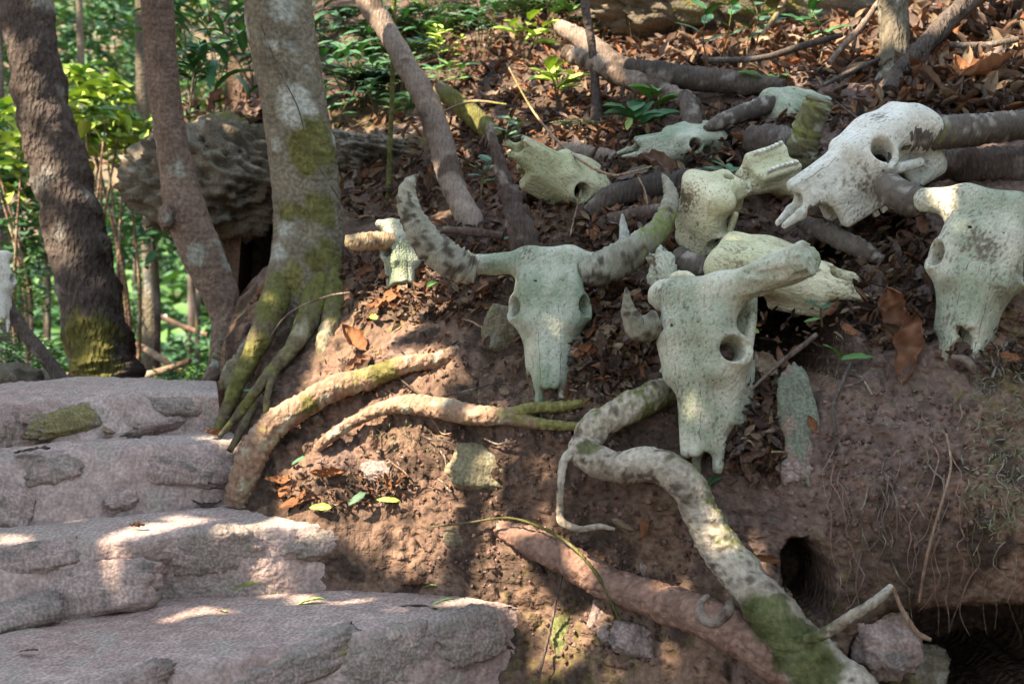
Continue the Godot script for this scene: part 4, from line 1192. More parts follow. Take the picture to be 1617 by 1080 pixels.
# ---------------------------------------------------------------- leaves and plants
# a leaf blade from its stalk along +z, lying in the xz plane. shape: 0 oval, 1 lance, 2 broad
func blade(length: float, width: float, fold: float, curl: float, roll: float, wave: float, seed_: float, c0: Color, c1: Color, rib: Color, nl := 10, nw := 4, holes := false) -> ArrayMesh:
	var v := PackedVector3Array()
	var col := PackedColorArray()
	var idx := PackedInt32Array()
	var pos := Vector3.ZERO
	var ang := -curl * 0.35
	for i in nl + 1:
		var t := float(i) / nl
		var w := width * 0.5 * pow(sin(PI * pow(t, 0.8)), 0.75) * (1.0 + 0.18 * nb.get_noise_2d(t * 20.0, seed_ * 7.0)) + 0.0012
		var side_roll := roll * (0.4 + 0.6 * sin(PI * t)) + 0.5 * nb.get_noise_2d(t * 9.0, seed_ * 3.0) * wave * 8.0
		for j in nw + 1:
			var s := 2.0 * j / nw - 1.0
			var a := absf(s) * (fold + side_roll * absf(s))
			var lat := signf(s) * absf(s) * w * cos(a * 0.8)
			var lift := absf(s) * w * sin(a) + wave * length * nb.get_noise_2d(t * 14.0 + seed_ * 5.0, s * 3.0)
			v.append(pos + Vector3(lat, lift * cos(ang), -lift * sin(ang)))
			var g := nb.get_noise_2d(t * 40.0 + seed_ * 11.0, s * 14.0)
			var c := c0.lerp(c1, clampf(0.5 + na.get_noise_2d(t * 30.0 + seed_ * 3.0, s * 12.0) * 1.2, 0.0, 1.0)) * (1.0 + 0.3 * g)
			var vein := absf(fposmod(t * 9.0 - absf(s) * 1.5, 1.0) - 0.5)
			c = c.lerp(rib, 0.5 if j * 2 == nw else (0.18 if vein < 0.16 else 0.0))
			c.a = 1.0
			col.append(c)
		ang += curl / nl
		pos += Vector3(0, sin(ang), cos(ang)) * length / nl
	for i in nl:
		for j in nw:
			if holes and nb.get_noise_2d(i * 5.3 + seed_ * 13.0, j * 6.1) > 0.42:
				continue
			var a := i * (nw + 1) + j
			idx.append_array([a, a + nw + 1, a + 1, a + 1, a + nw + 1, a + nw + 2])
	return finish(v, idx, col)

func joined(pieces: Array) -> ArrayMesh:
	var st := SurfaceTool.new()
	st.begin(Mesh.PRIMITIVE_TRIANGLES)
	for p in pieces:
		st.append_from(p[0], 0, p[1])
	return st.commit()

var dry := []
var green := []
const DRY_TINT := [[0.38, 0.2, 0.125, 0.26, 0.135, 0.085], [0.25, 0.15, 0.105, 0.16, 0.10, 0.075], [0.52, 0.38, 0.26, 0.4, 0.27, 0.17], [0.29, 0.215, 0.185, 0.2, 0.15, 0.13], [0.46, 0.21, 0.1, 0.33, 0.14, 0.07], [0.12, 0.08, 0.065, 0.08, 0.058, 0.05]]
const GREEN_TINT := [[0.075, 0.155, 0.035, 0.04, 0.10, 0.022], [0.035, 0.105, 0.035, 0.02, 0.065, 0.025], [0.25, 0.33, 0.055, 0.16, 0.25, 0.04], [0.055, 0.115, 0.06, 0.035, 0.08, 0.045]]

func make_leaves() -> void:
	for k in DRY_TINT.size():
		var r: Array = DRY_TINT[k]
		var row := []
		for i in 4:
			row.append(blade(1.0, rng.randf_range(0.36, 0.56), rng.randf_range(-0.3, 0.6), rng.randf_range(-1.4, 1.6), rng.randf_range(-1.0, 1.5), rng.randf_range(0.05, 0.11), k * 4.0 + i, Color(r[0], r[1], r[2]), Color(r[3], r[4], r[5]), Color(r[0], r[1], r[2]) * 1.25, 12, 6, i == 3))
		dry.append(row)
	for k in GREEN_TINT.size():
		var r: Array = GREEN_TINT[k]
		var row := []
		for i in 4:
			row.append(blade(1.0, [0.34, 0.42, 0.22, 0.5][i], rng.randf_range(0.1, 0.4), rng.randf_range(-0.9, 0.1), rng.randf_range(-0.2, 0.3), 0.03, 50.0 + k * 4.0 + i, Color(r[0], r[1], r[2]), Color(r[3], r[4], r[5]), Color(r[0] * 1.5, r[1] * 1.4, r[2] * 1.4), 8, 4))
		green.append(row)

func leaf_xf(p: Vector3, n: Vector3, size: float, turn: float, tip: float, roll: float, lift := 0.006) -> Transform3D:
	var x := lay(p + n * lift, n, turn, tip, roll)
	x.basis = x.basis.scaled_local(Vector3.ONE * size)
	return x

func fallen(kind: Array, tint: int, px: float, py: float, len_px: float, turn: float, tip: float, label: String, shape := -1, group := "", called := "fallen_leaf", roll := 0.0, lift := 0.028) -> void:
	var p := ground(px, py)
	var n := ground_normal(p)
	var d := -(p.z)
	var size := len_px / FOCAL * d
	var i := shape if shape >= 0 else rng.randi() % 4
	var xf := leaf_xf(p, n, size, turn, tip, roll, lift)
	xf.origin -= xf.basis.z * 0.5
	single(called, kind[tint][i], M.dry_leaf if kind == dry else M.leaf, label, "leaf", xf, group)

# a leaf held at a given place, its tip towards "to" and its upper face towards "face"
func held_leaf(mesh: Mesh, m: Material, p: Vector3, to: Vector3, face: Vector3, size: float) -> Transform3D:
	var z := to.normalized()
	var y := (face - z * face.dot(z)).normalized()
	return Transform3D(Basis(y.cross(z), y, z).scaled_local(Vector3.ONE * size), p)

func build_fallen() -> void:
	# leaves one can name one by one
	fallen(dry, 1, 768, 478, 62, 1.9, -0.1, "dark brown dry leaf tilted beside the buffalo skull's eye", 0)
	fallen(dry, 4, 566, 545, 66, 0.3, -0.3, "crumpled orange leaf standing on the sunlit slope", 1, "", "fallen_leaf", 0.3, 0.03)
	fallen(dry, 2, 570, 518, 40, 2.2, 0.2, "tan leaf folded over the crumpled orange one", 2, "", "fallen_leaf", 0.2, 0.035)
	fallen(dry, 4, 612, 484, 74, 2.1, 0.0, "long narrow orange-brown leaf curled along the slope", 3)
	fallen(green, 2, 596, 508, 34, 0.3, 0.1, "fresh lime green leaf on the sunlit slope", 0, "", "fallen_leaf", 0.0, 0.03)
	fallen(green, 2, 526, 452, 32, 0.5, 0.2, "narrow bright green leaf at the foot of the lichened grey trunk", 2, "", "fallen_leaf", 0.0, 0.03)
	fallen(dry, 2, 641, 462, 30, 0.1, 0.0, "small cream leaf below the broken greenish skull", 0)
	fallen(dry, 0, 572, 592, 52, 1.7, -0.2, "rust brown leaf lying above the arching root", 1)
	fallen(dry, 4, 518, 762, 58, 1.6, 0.0, "flat orange leaf on the earth ledge by the step", 0)
	fallen(dry, 2, 402, 786, 44, 1.9, 0.0, "pale tan leaf at the foot of the arching root", 1)
	fallen(dry, 4, 448, 774, 46, 1.4, -0.3, "rusty curled leaf next to the pale tan one", 3)
	fallen(dry, 4, 464, 804, 38, 1.5, 0.0, "small orange leaf at the edge of the second step", 2)
	fallen(green, 2, 508, 808, 40, 1.3, 0.1, "yellow-green leaf at the edge of the second step", 0)
	fallen(green, 2, 612, 804, 40, 1.7, 0.1, "long lime leaf by the end of the second step", 2)
	fallen(green, 3, 478, 746, 30, 1.6, 0.0, "grey-green leaf in the shade of the arching root", 0)
	fallen(dry, 2, 556, 772, 48, 0.7, -0.4, "twisted yellowish dead leaf on the earth ledge", 3)
	fallen(dry, 0, 440, 500, 56, 1.3, 0.0, "reddish brown leaf resting on the flared roots", 1, "", "fallen_leaf", 0.0, 0.08)
	fallen(dry, 1, 1052, 368, 72, 0.6, -0.3, "large brown leaf draped over the buffalo skull's horn", 0, "", "fallen_leaf", 0.0, 0.22)
	fallen(dry, 2, 962, 572, 56, 1.2, 0.1, "pale dry leaf beside the buffalo skull's snout", 1)
	fallen(dry, 0, 940, 510, 46, 0.4, 0.3, "reddish folded leaf beside the buffalo skull's cheek", 2)
	fallen(dry, 3, 910, 572, 46, 2.4, 0.1, "bluish grey leaf lying against the buffalo skull's snout", 1)
	fallen(dry, 2, 1212, 604, 64, 0.1, -0.1, "tan leaf with holes standing below the large skull's eye", 0, "", "fallen_leaf", 0.0, 0.05)
	fallen(dry, 1, 1186, 604, 58, 0.2, -0.1, "lacy brown leaf tucked under the large skull's eye", 3, "", "fallen_leaf", 0.0, 0.05)
	fallen(green, 2, 1194, 566, 34, 0.4, 0.2, "yellow-green leaf poking out behind the large skull", 0, "", "fallen_leaf", 0.0, 0.08)
	fallen(green, 3, 1233, 636, 22, 0.7, 0.2, "small green leaf above the stone slab", 1, "", "fallen_leaf", 0.0, 0.04)
	fallen(dry, 1, 1218, 668, 50, 2.4, 0.1, "dull brown leaf in the pocket beside the slab", 0, "", "fallen_leaf", 0.0, 0.03)
	fallen(dry, 4, 1158, 672, 34, 0.7, 0.2, "small orange curl of leaf beside the large skull's jaw", 1, "", "fallen_leaf", 0.0, 0.05)
	fallen(dry, 4, 1556, 150, 110, 2.0, 0.2, "big folded orange-brown leaf on the litter above the long horn", 1, "", "fallen_leaf", 0.3, 0.05)
	fallen(dry, 2, 1566, 108, 90, 1.7, 0.0, "big dull tan leaf behind the folded orange-brown one", 0, "", "fallen_leaf", 0.0, 0.04)
	fallen(dry, 4, 1470, 132, 46, 1.1, 0.1, "rusty leaf at the foot of the leaning trunk", 2, "", "fallen_leaf", 0.0, 0.04)
	fallen(dry, 4, 1440, 170, 48, 1.9, 0.1, "dark rust leaf above the white skull's brow", 3, "", "fallen_leaf", 0.0, 0.03)
	fallen(dry, 4, 1246, 118, 50, 1.6, 0.0, "bright rust leaf behind the smooth pale green skull", 0, "", "fallen_leaf", 0.0, 0.03)
	fallen(dry, 1, 1325, 188, 50, 1.1, 0.3, "dark red-brown leaf with holes beside the upright horn core", 3, "", "fallen_leaf", 0.2, 0.04)
	fallen(dry, 3, 1000, 300, 60, 1.8, 0.0, "grey wrinkled leaf under the ochre skull", 0)
	fallen(green, 2, 1238, 176, 40, 2.2, 0.2, "yellow leaf with a dark hole behind the upright horn core", 0, "", "fallen_leaf", 0.3, 0.06)
	fallen(dry, 4, 1220, 890, 50, 0.2, -0.3, "amber leaf caught beside the pale root", 0, "", "fallen_leaf", 0.0, 0.05)
	fallen(dry, 3, 1228, 830, 30, 0.1, 0.0, "small grey leaf stuck upright in the soil", 0)
	fallen(dry, 2, 802, 628, 22, 0.4, 0.0, "tiny pale leaf under the buffalo skull's snout", 0)
	fallen(dry, 2, 992, 840, 44, 2.9, 0.2, "withered whitish leaf under the pale root", 1, "", "fallen_leaf", 0.0, 0.03)
	fallen(dry, 4, 1022, 846, 32, 1.5, 0.0, "little orange leaf under the pale root", 2, "", "fallen_leaf", 0.0, 0.03)
	# the two orange leaves hanging by the broad skull
	single("fallen_leaf", blade(1.0, 0.75, 0.8, 1.0, 0.5, 0.14, 91.0, Color(0.42, 0.19, 0.105), Color(0.24, 0.115, 0.07), Color(0.5, 0.27, 0.16), 20, 10), M.dry_leaf, "large orange leaf bent over the twisted root stump", "leaf", held_leaf(null, null, at(1402, 452, 3.74), Vector3(0.25, -0.95, 0.12), Vector3(-0.3, 0.15, 0.9), 0.16))
	single("fallen_leaf", blade(1.0, 0.58, 0.95, 0.5, 0.3, 0.13, 92.0, Color(0.42, 0.2, 0.115), Color(0.25, 0.12, 0.075), Color(0.5, 0.28, 0.17), 20, 10), M.dry_leaf, "long orange leaf hanging beside the broad skull's snout prongs", "leaf", held_leaf(null, null, at(1448, 496, 3.66), Vector3(-0.22, -0.95, 0.16), Vector3(-0.35, 0.2, 0.9), 0.20))
	# on the steps
	var on := [[385, 935, 0.012, 88, 1.75, 2, 1, "large pale green leaf lying on the lowest tread"], [351, 972, 0.006, 26, 0.5, 2, 3, "small triangular green leaf on the lowest tread"], [700, 957, 0.01, 40, 1.8, 2, 0, "curled green leaf near the end of the lowest tread"], [678, 932, 0.015, 26, 1.2, 2, 2, "bright green leaf tip at the end of the lowest tread"], [488, 957, 0.006, 52, 1.7, 2, 2, "thin green leaf sliver on the lowest tread"]]
	for r in on:
		var p := on_level(r[0], r[1], r[2])
		var xf := leaf_xf(p, Vector3.UP, r[3] / FOCAL * -p.z, r[4], 0.12, 0.1, 0.012)
		xf.origin -= xf.basis.z * 0.5
		single("fallen_leaf", blade(1.0, 0.36, 0.25, -0.5, 0.2, 0.03, 70.0 + r[0], Color(0.30, 0.40, 0.12), Color(0.24, 0.34, 0.09), Color(0.42, 0.5, 0.22), 14, 6) if r[5] == 2 else dry[r[5]][r[6]], M.leaf, r[7], "leaf", xf)
	for r in [[1000, 540, 60], [930, 585, 40], [1180, 640, 44], [1150, 705, 44], [1240, 600, 46], [1400, 620, 40], [1350, 560, 44], [1590, 600, 40], [620, 450, 50], [700, 500, 36], [560, 480, 40], [1290, 700, 36], [1200, 745, 44], [1100, 745, 40], [1320, 520, 40], [1460, 380, 50], [1440, 330, 46], [780, 560, 30], [900, 480, 50], [980, 470, 56]]:
		var tone: int = [0, 2, 1, 4][int(r[0] + r[1]) / 10 % 4]
		fallen(dry, tone, r[0], r[1], r[2], r[0] * 0.37, 0.2 * sin(r[1]), "%s leaf lying loose on top of the litter" % ["dull red-brown", "brown", "pale tan", "grey", "orange"][tone], int(r[0]) / 10 % 4, "loose leaves on top of the litter", "fallen_leaf", 0.4 * sin(r[0]), 0.05)
	for r in [[1165, 300, 50], [1290, 540, 30], [1060, 775, 24], [690, 475, 26], [1240, 655, 22], [930, 450, 26], [1480, 250, 26], [560, 800, 36], [1000, 230, 40]]:
		fallen(green, [0, 2, 3][int(r[0]) / 10 % 3], r[0], r[1], r[2], r[0] * 0.7, 0.2, "%s green leaf dropped among the dry ones" % ["mid", "yellowish", "greyish"][int(r[0]) / 10 % 3], int(r[1]) / 10 % 4, "green leaves dropped among the dry ones", "fallen_leaf", 0.2, 0.05)
	for r in [[170, 690, 0.39, 44, 0.7, 2, 3, "twisted tan leaf on the third tread"], [205, 697, 0.385, 38, 1.7, 5, 2, "flat dark sliver of leaf on the third tread"], [340, 692, 0.39, 40, 2.2, 4, 1, "orange leaf at the end of the third tread"], [50, 717, 0.385, 60, 1.5, 5, 2, "dark green-brown leaf at the rim of the third tread"], [326, 801, 0.2, 46, 1.7, 5, 0, "dark wrinkled leaf on the second tread"], [215, 838, 0.2, 28, 1.6, 1, 2, "small brown leaf curl on the second tread"], [655, 930, 0.015, 48, 1.4, 0, 1, "reddish leaf at the end of the lowest tread"], [45, 1036, 0.008, 34, 1.3, 3, 0, "grey leaf flat on the lowest tread"]]:
		var p := on_level(r[0], r[1], r[2])
		var xf := leaf_xf(p, Vector3.UP, r[3] / FOCAL * -p.z, r[4], 0.1, 0.0, 0.014)
		xf.origin -= xf.basis.z * 0.5
		single("fallen_leaf", dry[r[5]][r[6]], M.dry_leaf, r[7], "leaf", xf)
	# look-alikes that only their place tells apart: [px, py, half width, half height, how many, leaf length in px, label, tints]
	for r in [
		[1560, 120, 70, 70, 22, 66, "around the leaning trunk", [0, 1, 2, 4, 3, 2]],
		[1250, 90, 130, 36, 18, 44, "behind the grey-brown log", [0, 4, 2, 1]],
		[860, 200, 130, 90, 18, 42, "on the sunlit upper slope", [0, 2, 4, 1, 2]],
		[958, 530, 62, 75, 36, 48, "beside the buffalo skull", [0, 1, 3, 5, 2]],
		[1192, 690, 55, 70, 34, 46, "between large skull and slab", [1, 5, 3, 0]],
		[1000, 375, 75, 30, 16, 48, "behind the buffalo skull's horn", [1, 3, 5, 0]],
		[640, 430, 90, 50, 20, 40, "below the dead trunk", [0, 1, 2, 3]],
		[540, 785, 90, 22, 16, 36, "on the earth ledge by the step", [0, 4, 2, 1, 5]],
		[1440, 440, 60, 70, 14, 46, "between white and broad skull", [1, 5, 3]],
		[360, 190, 60, 26, 6, 46, "on top of the cave rock", [0, 2, 1]],
		[620, 300, 90, 60, 10, 36, "behind the dead trunk", [0, 1, 5, 3]],
	]:
		for k in r[4]:
			var a := rng.randf() * TAU
			var q := sqrt(rng.randf())
			var tint: int = r[7][rng.randi() % r[7].size()]
			var form := rng.randi() % 4
			var big := rng.randf_range(0.6, 1.3)
			var said := "%s %s %s leaf %s" % ["large" if big > 1.08 else ("small" if big < 0.8 else "middling"), ["reddish brown", "brown", "tan", "grey-brown", "orange", "blackish"][tint], ["flat", "curled", "folded", "torn"][form], r[6]]
			fallen(dry, tint, r[0] + r[2] * q * cos(a), r[1] + r[3] * q * sin(a), r[5] * big, rng.randf() * TAU, rng.randf_range(-0.5, 0.5), said, form, "dry leaves " + r[6], "fallen_leaf", rng.randf_range(-0.6, 0.6), rng.randf_range(0.01, 0.035))

# countless scraps: one mass
func scraps(called: String, label: String, category: String, mesh: Mesh, m: Material, spots: Array, tint: Array, lift := 0.008) -> void:
	var xf := []
	for r in spots:
		for k in r[4]:
			var a := rng.randf() * TAU
			var q := sqrt(rng.randf())
			var p := ground(r[0] + r[2] * q * cos(a), r[1] + r[3] * q * sin(a))
			if p.z < -9.0:
				continue
			xf.append(leaf_xf(p, ground_normal(p), r[5] * rng.randf_range(0.5, 1.5), rng.randf() * TAU, rng.randf_range(-0.8, 0.8), rng.randf_range(-0.8, 0.8), lift + rng.randf_range(-0.006, 0.008)))
	var mm := MultiMesh.new()
	mm.transform_format = MultiMesh.TRANSFORM_3D
	mm.use_colors = true
	mm.mesh = mesh
	mm.instance_count = xf.size()
	for i in xf.size():
		mm.set_instance_transform(i, xf[i])
		var c: Color = tint[rng.randi() % tint.size()]
		mm.set_instance_color(i, c * rng.randf_range(0.7, 1.25))
	var o := MultiMeshInstance3D.new()
	o.name = numbered(called)
	o.multimesh = mm
	o.material_override = m
	add_child(o)
	tag(o, label, category)
	o.set_meta("kind", "stuff")

func build_scraps() -> void:
	var bit := blade(1.0, 0.5, 0.4, 1.0, 0.6, 0.08, 33.0, Color(1, 1, 1), Color(0.7, 0.66, 0.6), Color(1, 1, 1), 5, 2)
	var tints := [Color(0.38, 0.215, 0.135), Color(0.23, 0.14, 0.10), Color(0.5, 0.36, 0.24), Color(0.27, 0.195, 0.165), Color(0.42, 0.19, 0.095), Color(0.12, 0.08, 0.065)]
	scraps("leaf_litter", "mat of small dry brown leaf scraps covering the slope", "litter", bit, M.dry_leaf, [
		[860, 190, 180, 150, 1900, 0.05], [1250, 90, 220, 60, 1000, 0.065], [1540, 110, 130, 90, 1100, 0.08], [1300, 20, 360, 50, 900, 0.08], [850, 60, 250, 60, 700, 0.06], [620, 270, 120, 90, 500, 0.05], [660, 450, 150, 70, 800, 0.034], [960, 530, 80, 95, 800, 0.04],
		[1190, 680, 70, 95, 750, 0.036], [1010, 380, 110, 40, 500, 0.04], [1420, 460, 90, 110, 600, 0.04], [1120, 480, 400, 90, 500, 0.03], [540, 780, 120, 30, 260, 0.022], [1560, 560, 80, 60, 200, 0.025], [360, 180, 80, 30, 150, 0.05], [700, 600, 200, 60, 200, 0.02], [1100, 250, 200, 70, 400, 0.04], [960, 620, 80, 40, 250, 0.024], [1250, 330, 200, 60, 400, 0.04], [1370, 190, 110, 40, 260, 0.055], [800, 370, 100, 45, 320, 0.034], [1180, 210, 120, 40, 200, 0.045]], tints)
	var tuft := blade(1.0, 0.12, 0.2, -1.2, 0.2, 0.06, 44.0, Color(1, 1, 1), Color(0.7, 0.7, 0.7), Color(1, 1, 1), 5, 2)
	scraps("moss_strands", "grey-green moss strands clinging to the overhanging bank", "moss", tuft, M.leaf, [[1575, 720, 60, 150, 600, 0.022], [1400, 700, 90, 90, 120, 0.014], [1330, 610, 60, 60, 90, 0.014], [870, 640, 120, 40, 240, 0.016], [650, 690, 60, 40, 160, 0.018]], [Color(0.16, 0.15, 0.08), Color(0.2, 0.185, 0.115), Color(0.12, 0.125, 0.055)])
	var crumb := boulder(Vector3(0.6, 0.38, 0.5), [Color(1, 1, 1), Color(0.75, 0.75, 0.75)], 5, 4, 0.5, 0.55)
	scraps("soil_crumbs", "loose crumbs of reddish soil all over the bank", "soil", crumb, M.soil, [
		[720, 740, 220, 90, 546, 0.0087], [780, 880, 110, 70, 252, 0.0074], [1000, 880, 120, 90, 378, 0.0099], [1420, 760, 200, 130, 924, 0.0087], [700, 560, 160, 90, 252, 0.0062], [950, 1010, 110, 60, 252, 0.0087], [1570, 560, 90, 60, 210, 0.0081], [880, 670, 180, 50, 252, 0.0074], [640, 910, 60, 30, 84, 0.0050]], [Color(0.25, 0.148, 0.108), Color(0.22, 0.13, 0.1), Color(0.15, 0.095, 0.075), Color(0.26, 0.17, 0.145)], -0.002)

# thin dead sticks, vines and rootlets
func twig(rows: Array, pal: String, label: String, called := "twig", group := "") -> void:
	single(called, seen_limb(rows, PAL[pal], Vector3.ZERO, 0.12, 0.015, 6, 0.0, 0.03, 6.0, 1.5), M.wood, label, "twig", Transform3D(), group)

func build_twigs() -> void:
	twig([[680, 845, 0.03, 3], [740, 830, 0.05, 4], [800, 828, 0.07, 4.5], [850, 838, 0.09, 5], [900, 870, 0.1, 5.5], [945, 925, 0.1, 6], [978, 984, 0.08, 6]], "bark_moss", "long bent greenish stalk arching over the bank root")
	twig([[1186, 616, 3.7, 5], [1230, 575, 3.72, 8], [1270, 545, 3.74, 9], [1290, 528, 3.76, 8]], "dead_wood", "straight brown stick leaning by the large skull's eye")
	twig([[1318, 700, 0.03, 6], [1312, 660, 0.05, 7], [1326, 620, 0.05, 8], [1340, 590, 0.05, 6]], "dark_wood", "dark crooked twig standing beside the slab")
	twig([[800, 100, 5.5, 3], [845, 180, 5.1, 4], [900, 240, 4.75, 4.5], [960, 275, 4.6, 4.5], [1005, 270, 4.6, 3.5], [1060, 252, 4.65, 3]], "root_warm", "long thin tan vine drooping over the ochre skull")
	twig([[900, 372, 4.5, 2.5], [908, 340, 4.6, 3], [918, 300, 4.62, 3]], "root_warm", "fine dry stem across the ochre skull's eye")
	twig([[1010, 372, 4.5, 3], [1022, 330, 4.52, 4], [1018, 300, 4.54, 3], [1008, 280, 4.56, 3]], "root_warm", "fine upright dry stem beside the buffalo skull's horn")
	twig([[1430, 160, 5.0, 6], [1390, 168, 5.0, 8], [1330, 178, 4.95, 6], [1300, 184, 4.9, 5]], "dark_wood", "grey stick lying in front of the rust leaf")
	twig([[1390, 0, 5.3, 9], [1362, 40, 5.2, 10], [1330, 75, 5.15, 10], [1310, 100, 5.1, 9]], "bark_pink", "reddish stick slanting into the litter behind the skulls")
	twig([[1240, 0, 5.6, 10], [1222, 30, 5.6, 9], [1204, 55, 5.6, 7]], "root_warm", "tan branch slanting behind the upper leaves")
	twig([[1120, 95, 5.35, 10], [1200, 92, 5.3, 11], [1270, 72, 5.3, 12], [1330, 55, 5.35, 9]], "dark_wood", "dark stick lying behind the grey-brown log")
	twig([[1500, 70, 5.0, 10], [1550, 72, 4.95, 12], [1610, 62, 4.9, 10]], "dark_wood", "dark stick on the litter beside the leaning trunk")
	twig([[1300, 135, 5.0, 7], [1345, 112, 5.02, 8], [1390, 92, 5.05, 6]], "dark_wood", "thin grey stick propped on the smooth pale green skull")
	twig([[1500, 580, 0.02, 10], [1520, 592, 0.03, 14], [1537, 604, 0.03, 12]], "dead_wood", "stubby tan stick end below the broad skull's prongs")
	twig([[1590, 545, 0.02, 4], [1575, 580, 0.03, 5], [1562, 610, 0.03, 5]], "dark_wood", "dark twig stuck in soil under the broad skull")
	twig([[400, 575, 4.78, 2], [450, 500, 4.75, 3], [510, 470, 4.72, 3.5], [552, 462, 4.7, 3]], "dead_wood", "thin bowed twig across the flared roots")
	twig([[700, 176, 5.4, 4], [745, 160, 5.3, 5], [800, 165, 5.2, 4]], "root_warm", "tan twig over the mossy log")
	twig([[1490, 700, 0.02, 3], [1500, 740, 0.04, 4], [1488, 790, 0.06, 4], [1470, 850, 0.08, 4.5], [1455, 910, 0.09, 5], [1446, 965, 0.1, 4]], "root_warm", "long thin brown rootlet crossing the overhanging bank")
	twig([[1405, 945, 0.12, 6], [1420, 975, 0.14, 8], [1445, 1005, 0.16, 10], [1465, 1025, 0.17, 7]], "root_warm", "forked dry rootlet hanging at the dark hollow")
	twig([[540, 968, 3.92, 3], [600, 962, 3.94, 4], [660, 956, 3.96, 4], [690, 962, 3.94, 3]], "dark_wood", "thin dark twig lying along the lowest tread")
	twig([[620, 600, 0.02, 3], [670, 640, 0.03, 4], [720, 632, 0.03, 4], [800, 600, 0.02, 3]], "dark_wood", "fine dark rootlet on the soil below the buffalo skull")
	twig([[1320, 160, 4.7, 3], [1370, 200, 4.4, 3.5], [1404, 240, 4.0, 4], [1395, 270, 3.95, 3]], "dark_wood", "thin twig leaning over the white skull's socket")
	twig([[850, 1080, 0.04, 5], [868, 1010, 0.06, 5], [880, 950, 0.06, 4], [890, 910, 0.05, 3]], "dark_wood", "thin dark root running down beside the lowest step")
	# rootlets hanging from the bank face, fallen sticks about
	for k in 44:
		var px := rng.randf_range(1290, 1600)
		var py := rng.randf_range(700, 900)
		var rows := []
		var w := rng.randf_range(1.6, 3.6)
		for i in 6:
			rows.append([px, py, 0.012 + 0.004 * i, w * (1.0 - 0.13 * i)])
			px += rng.randf_range(-17, 15)
			py += rng.randf_range(14, 34)
		twig(rows, ["root_mud", "bark_moss", "dead_wood"][k % 3], "%s %s rootlet dangling down the overhanging bank" % ["thick" if w > 2.6 else "hair-thin", ["brown", "greenish", "greyish"][k % 3]], "rootlet", "rootlets dangling down the overhanging bank")
	for k in 70:
		var spot: Array = [[860, 200, 150, 100], [1250, 90, 180, 50], [1560, 110, 80, 90], [700, 480, 140, 70], [960, 560, 80, 90], [1420, 640, 160, 80], [1180, 690, 60, 60], [700, 740, 150, 60]][k % 8]
		var px: float = spot[0] + rng.randf_range(-1, 1) * spot[2]
		var py: float = spot[1] + rng.randf_range(-1, 1) * spot[3]
		var a := rng.randf() * PI
		var l := rng.randf_range(18, 60)
		var rows := []
		var w := rng.randf_range(2.5, 5.5)
		for i in 4:
			rows.append([px + cos(a) * l * i / 3.0 + rng.randf_range(-3, 3), py - sin(a) * 0.6 * l * i / 3.0 + rng.randf_range(-3, 3), 0.012 + rng.randf() * 0.02, w * (1.0 - 0.15 * i)])
		twig(rows, ["dead_wood", "dark_wood", "root_warm"][k % 3], "%s %s dead twig lying %s" % ["long" if l > 42 else "short", ["pale", "dark", "tan"][k % 3], ["on the sunlit upper slope", "behind the grey-brown log", "around the leaning trunk", "below the dead trunk", "beside the buffalo skull", "on the crumbly bank", "between large skull and slab", "on the bank below the forked root"][k % 8]], "twig", "dead twigs lying loose on the slope")

# ---------------------------------------------------------------- living plants
# stems with leaves along them; every leaf a part
func sprig(called: String, label: String, foot: Vector3, stems: int, height: float, leaf_len: float, tint: int, shape: int, lean: Vector3, per_stem: int, spread := 0.5, group := "", droop := 0.5) -> void:
	var t := thing(called, label, "plant", foot, group)
	for s in stems:
		var dir := (Vector3.UP + lean + Vector3(rng.randf_range(-1, 1), rng.randf_range(-0.2, 0.2), rng.randf_range(-1, 1)) * spread).normalized()
		var hgt := height * rng.randf_range(0.75, 1.1)
		var side := Vector3(rng.randf_range(-1, 1), 0, rng.randf_range(-1, 1)) * hgt * 0.15
		var pts := [Vector3(0, -0.03, 0), dir * hgt * 0.5 + side, dir * hgt]
		part("stem", limb(pts, [0.004, 0.003, 0.0016], PAL.bark_moss, 0.05, 0.03, 6), M.bark, t)
		for k in per_stem:
			var u := lerpf(0.35, 1.0, (k + 1.0) / per_stem)
			var p: Vector3 = curve(pts, u * 2.0)
			var a := k * 2.4 + rng.randf() * 0.6
			var out := (Vector3(cos(a), rng.randf_range(0.0, 0.5) - droop * 0.4, sin(a)) + dir * 0.35).normalized()
			var size := leaf_len * rng.randf_range(0.7, 1.15)
			part("leaf", green[tint][shape if shape >= 0 else rng.randi() % 4], M.leaf, t, held_leaf(null, null, p, out, Vector3.UP + Vector3(0, 0, 0.4), size))

func sprig_at(px: float, py: float, stems: int, height: float, leaf_len: float, tint: int, shape: int, per_stem: int, label: String, spread := 0.5, called := "leafy_plant", group := "", lean := Vector3.ZERO) -> void:
	sprig(called, label, ground(px, py), stems, height, leaf_len, tint, shape, lean, per_stem, spread, group)

